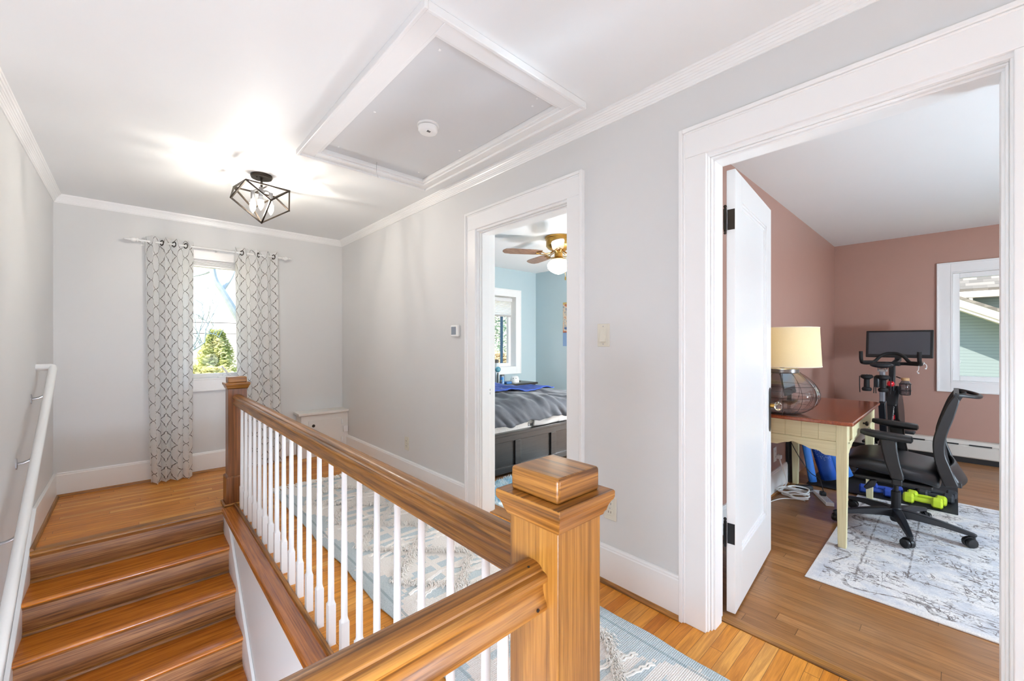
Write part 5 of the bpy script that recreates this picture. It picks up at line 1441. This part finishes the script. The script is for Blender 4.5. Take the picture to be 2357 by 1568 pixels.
mb.prism([(pk, rz(pk)+.29), (pk+5.7, rz(pk)+.29-.55*5.7), (pk+5.7, rz(pk)+.34-.55*5.7), (pk, rz(pk)+.34)], 'X', 10.55, 13.3)
obj('wing_roof', mb, shing, nh)
obj('main_wall', MB().box(13.2, 22, -9, 9, -3.2, 2.18), sid, nh)
mb = MB().prism([(12.75, 2.25), (18, 4.9), (18, 4.98), (12.75, 2.33)], 'Y', -9.4, 9.4)
obj('main_roof', mb, shing, nh)
mb = MB().box(12.72, 12.80, -9.4, 9.4, 2.14, 2.27)
for y in (-.21, -.66, .3, -1.2): mb.box(12.74, 12.79, y-.03, y+.03, 2.03, 2.15)
obj('gutter', mb, cream_, nh, bevel=.01)
obj('soffit', MB().box(12.8, 13.2, -9.4, 9.4, 2.14, 2.18), plain('soffit_grey', '9aa09c', .7), nh)

# trees and shrubs
def branchy(mb, p, d, L, r, depth, rn):
    q = p+d*L; mid_ = (p+q)/2+Vector((rn.uniform(-1, 1), rn.uniform(-1, 1), rn.uniform(-1, 1)))*L*.06
    mb.tube(spline([p, mid_, q], 3), [r, r*.95, r*.9, r*.86, r*.82, r*.78, r*.74][:7], 6)
    if depth == 0: return
    for k in range(rn.choice((2, 3))):
        ax = Vector((rn.uniform(-1, 1), rn.uniform(-1, 1), rn.uniform(-.3, .8))).normalized()
        nd = (d*1.0+ax*.75).normalized()
        branchy(mb, q, nd, L*rn.uniform(.6, .85), r*.62, depth-1, rn)
bark = plain('pale_bark', 'b4bfc6', .9, var=.25, scale=9)
dbark = plain('grey_bark', '9fb0b8', .9, var=.2, scale=9)
def bare_tree(label, loc, d, L, r, depth, seed, mat):
    t = thing('bare_tree', label, 'tree', loc); rn = random.Random(seed); mb = MB()
    branchy(mb, Vector(loc), Vector(d).normalized(), L, r, depth, rn)
    obj('branches', mb, mat, t, smooth=True)
def leafy(name, label, cat, loc, h, rad, n, cols, seed, shape='cone', ls=.10, tr=.08):
    t = thing(name, label, cat, loc); rn = random.Random(seed); mb = MB(); L = Vector(loc)
    for k in range(n):
        v = rn.random()**.8; z = h*(.08+.92*v)
        rr = rad*(1-v*.92 if shape == 'cone' else math.sqrt(max(.05, 1-(2*v-1)**2)))
        a = rn.uniform(0, 2*PI); q = rr*math.sqrt(rn.random())*(1+.25*math.sin(5*a+9*v))
        c = L+Vector((q*math.cos(a), q*math.sin(a), z))
        ax = Vector((rn.uniform(-1, 1), rn.uniform(-1, 1), rn.uniform(-.6, .6))).normalized(); bx = ax.orthogonal().normalized()
        s = ls*rn.uniform(.5, 1.2); w = s*.33
        V = [mb.bm.verts.new(c+ax*a_*s+bx*b_*w) for a_, b_ in ((-1, 0), (0, -1), (1, 0), (0, 1))]; mb.face(V)
    g = G(name+'_leaf_%d' % seed); co = g.coords(); nz = g.noise(co, 2.2, 3)
    cc = g.ramp(nz, [(.35, lin(cols[0])), (.5, lin(cols[1])), (.65, lin(cols[2]))])
    a_ = g.n('BsdfDiffuse', Color=cc); b_ = g.n('BsdfTranslucent', Color=cc)
    mt2 = g.surf(g.n('MixShader', i0=.3, i1=a_.outputs[0], i2=b_.outputs[0]).outputs[0])
    obj('foliage', mb, mt2, t)
    m2 = MB().tube([L, L+Vector((0, 0, h*.7))], [tr, tr*.4], 8)
    for k in range(24):
        a = rn.uniform(0, 2*PI); z = h*rn.uniform(.2, .8); l = rad*(1-z/h)*.9
        m2.tube([L+Vector((0, 0, z)), L+Vector((l*math.cos(a), l*math.sin(a), z+l*.5))], [tr*.3, tr*.08], 5)
    obj('trunk', m2, dbark, t, smooth=True)
leafy('evergreen_shrub', 'yellow green evergreen shrub outside the curtained window', 'shrub', (1.80, 14.8, -3.2), 4.78, 1.75, 15000, ('a3ad68', 'c4c888', 'e4e0b6'), 5, 'cone', .075)
leafy('low_hedge', 'olive hedge low outside the curtained window', 'hedge', (1.0, 10.1, -3.2), 3.92, 1.5, 15000, ('acac70', 'ccc890', 'e4dcb4'), 6, 'round', .07)
leafy('tan_thicket', 'tan winter thicket behind the evergreen shrub', 'shrub', (-1.2, 19, -3.2), 4.6, 3.2, 9000, ('c8b698', 'dccdb4', 'ebe0cf'), 9, 'round', .10)
leafy('broad_tree', 'dusty green tree outside the bedroom window', 'tree', (7.3, 10.3, -3.2), 6.6, 2.3, 26000, ('7d9a88', 'a3b9a2', 'cfd0b4'), 11, 'round', .075)
leafy('straw_bush', 'straw coloured bush low outside the bedroom window', 'shrub', (5.9, 6.75, -3.2), 4.2, 1.0, 12000, ('b9a888', 'd8c9a8', 'e6dcc4'), 12, 'round', .055)
t = thing('bare_tree', 'slender grey bare tree left of the shrub outside the curtained window', 'tree', (-.55, 12.2, -2.95))
mb = MB(); rn = random.Random(21)
def limb(pts, r0, r1):
    q = spline([(x*.938, 12.2+.15*math.sin(2*x+z), 1.2-(1.2-z)*.938) for x, z in pts], 4); n = len(q)
    mb.tube(q, [r0+(r1-r0)*k/(n-1) for k in range(n)], 6)
    for k in range(3, n, 2):
        d = Vector((rn.uniform(-.8, .8), rn.uniform(-.4, .4), rn.uniform(.1, .9))).normalized(); L = rn.uniform(.15, .5)
        mb.tube(spline([q[k], q[k]+d*L*.5+Vector((rn.uniform(-.06, .06), 0, .03)), q[k]+d*L], 3), [.008, .0075, .007, .006, .005, .004, .003], 5)
limb([(-.6, -3.2), (-.2, -1), (.35, .35), (.8, .80), (1.037, .961), (1.10, 1.026), (1.227, 1.123), (1.333, 1.222)], .06, .018)
limb([(1.333, 1.222), (1.342, 1.422), (1.369, 1.588), (1.514, 1.984), (1.633, 2.272)], .016, .006)
limb([(1.351, 1.422), (1.45, 1.44), (1.532, 1.424), (1.651, 1.336)], .016, .006)
limb([(.6, 1.86), (.985, 1.795), (1.097, 1.832), (1.25, 1.81), (1.333, 1.776), (1.441, 1.735)], .011, .005)
limb([(.95, .9), (1.123, 1.145), (1.201, 1.365), (1.236, 1.53)], .018, .009)
limb([(1.236, 1.53), (1.298, 1.863), (1.263, 2.302)], .012, .005)
limb([(-.2, -1), (.1, .9), (.55, 1.86)], .03, .012)
obj('branches', mb, dbark, t, smooth=True)
t = thing('bare_tree', 'pale bare trunk leaning across the curtained window', 'tree', (4.6, 11, -3.2))
pts = [(4.6, -3.2), (3.2, -1.0), (2.3, .75), (1.777, 1.69), (1.58, 2.07), (1.437, 2.35), (1.30, 2.64), (1.235, 3.3), (1.1, 4.6)]
mb = MB().tube(spline([(x, 11+.1*math.sin(x*3), z) for x, z in pts], 4), [.11-.0024*k for k in range(33)], 8)
for a, b, r in (((1.30, 2.64), (.95, 3.3), .05), ((1.437, 2.35), (1.75, 3.1), .05), ((1.28, 2.8), (.9, 2.62), .03)):
    mb.tube(spline([(a[0], 11, a[1]), ((a[0]+b[0])/2+.05, 11.1, (a[1]+b[1])/2), (b[0], 11.2, b[1])], 4), [r*(1-.08*k) for k in range(9)], 6)
obj('trunk', mb, bark, t, smooth=True)
bare_tree('thin bare tree far beyond the shrub', (3.1, 24, -3.2), (-.05, 0, 1), 2.6, .05, 6, 44, dbark)
pwm = M['black']
for z, y, nm in ((1.50, 16.0, 'lower'), (1.88, 17.0, 'upper')):
    o = obj('power_line', MB().tube([(-14, y, z+.1), (1, y, z), (16, y, z+.1)], .011, 6), pwm); props(o, '%s black overhead wire crossing the view from the curtained window' % nm, 'wire', 'overhead wires')
far = plain('far_house_paint', 'cdc6bb', .8)
fh = thing('far_house', 'pale far house behind the shrub', 'house', (-3, 34, -3.2))
obj('house_wall', MB().box(-8, 1.0, 33, 40, -3.2, .2), far, fh)
obj('house_roof', MB().prism([(32.5, .1), (40.5, .1), (36.5, 2.0)], 'X', -8.4, 1.4), plain('far_roof', '8f8d8c', .9), fh)

# ------------------------------------------------------------ light
w = bpy.data.worlds.new('sky'); bpy.context.scene.world = w; w.use_nodes = True
nt = w.node_tree; bg = nt.nodes['Background']
tc = nt.nodes.new('ShaderNodeTexCoord'); sp_ = nt.nodes.new('ShaderNodeSeparateXYZ'); rp = nt.nodes.new('ShaderNodeValToRGB')
nt.links.new(tc.outputs['Generated'], sp_.inputs[0]); nt.links.new(sp_.outputs[2], rp.inputs[0]); nt.links.new(rp.outputs[0], bg.inputs[0])
e = rp.color_ramp.elements; e[0].position = 0.0; e[0].color = lin('f6f1ea'); e[1].position = .6; e[1].color = lin('a4cbf4')
bg.inputs[1].default_value = SKY
def portal(loc, rot, sx, sy):
    l = bpy.data.lights.new('daylight_portal', 'AREA'); l.shape = 'RECTANGLE'; l.size = sx; l.size_y = sy; l.cycles.is_portal = True
    o = bpy.data.objects.new('daylight_portal', l); C.objects.link(o); o.location = loc; o.rotation_euler = rot
cX = lambda h: ((h[0]+h[1])/2, (h[2]+h[3])/2)
for h, y in ((W1, YB+.18),): c = cX(h); portal((c[0], y, c[1]), (R(-90), 0, 0), h[1]-h[0], h[3]-h[2])
c = cX(W3); portal((c[0], YBD1+.18, c[1]), (R(-90), 0, 0), W3[1]-W3[0], W3[3]-W3[2])
c = cX(W2); portal((XO+.18, c[0], c[1]), (0, R(90), 0), W2[3]-W2[2], W2[1]-W2[0])
for h in SW: c = cX(h); portal((c[0], YS-.17, c[1]), (R(90), 0, 0), h[1]-h[0], h[3]-h[2])
for h in OW: c = cX(h); portal((c[0], YO0-.17, c[1]), (R(90), 0, 0), h[1]-h[0], h[3]-h[2])
for h in BW: c = cX(h); portal((XBD+.17, c[0], c[1]), (0, R(90), 0), h[3]-h[2], h[1]-h[0])
sl_ = bpy.data.lights.new('sun', 'SUN'); sl_.energy = 6.5; sl_.angle = R(.6); sl_.color = (1, .87, .72)
so_ = bpy.data.objects.new('sun', sl_); C.objects.link(so_)
so_.rotation_euler = Vector((1, .10, -1.45)).to_track_quat('-Z', 'Y').to_euler()
# unseen globe lights added to fill the rooms and stairwell
def add_fill_globe(label, x, y, z, r, watt, z0=0., col='e0ecff'):
    t = thing('fill_globe', label, 'fill light', (x, y, z0))
    obj('base', MB().lathe([(.14, 0), (.14, .015), (.02, .03), (.0001, .03)], (x, y, z0), 28), M['white'], t, smooth=True)
    obj('stem', MB().tube([(x, y, z0+.025), (x, y, z-r+.005)], .011, 10), M['nickel'], t, smooth=True)
    obj('glass_globe', MB().sphere((x, y, z), r, 32), emit('fill_globe_glow', col, watt), t, smooth=True)
for k, q in enumerate(FILL_GLOBES):
    add_fill_globe(*[('added unseen fill globe behind the stair railing', 'added unseen fill globe at the south end of the landing', 'added unseen fill globe in the pink room', 'added unseen fill globe in the bedroom', 'added unseen fill globe at the foot of the stairs')[k], *q[:5]], z0=q[5] if len(q) > 5 else 0., col=('e0ecff', 'e0ecff', 'd2ecff', 'f6f4f6', 'e0ecff')[k])

# ------------------------------------------------------------ camera
cam = bpy.data.cameras.new('camera'); co_ = bpy.data.objects.new('camera', cam); C.objects.link(co_)
cam.sensor_width = 36; cam.lens = 944/2357*36; cam.shift_y = 6/2357; cam.clip_start = .02; cam.clip_end = 300
co_.location = (0, 0, 1.2); co_.rotation_euler = (R(90), 0, -R(42.746))
sc = bpy.context.scene; sc.camera = co_
sc.view_settings.view_transform = 'Standard'; sc.view_settings.look = 'None'; sc.view_settings.exposure = EXPO; sc.view_settings.gamma = 1
try: sc.view_settings.use_curve_mapping = False
except Exception: pass
sc.cycles.max_bounces = 10; sc.cycles.diffuse_bounces = 6; sc.cycles.glossy_bounces = 4; sc.cycles.transmission_bounces = 10; sc.cycles.transparent_max_bounces = 12
sc.cycles.sample_clamp_indirect = 6; sc.cycles.caustics_reflective = False; sc.cycles.caustics_refractive = False
sc.cycles.use_denoising = True
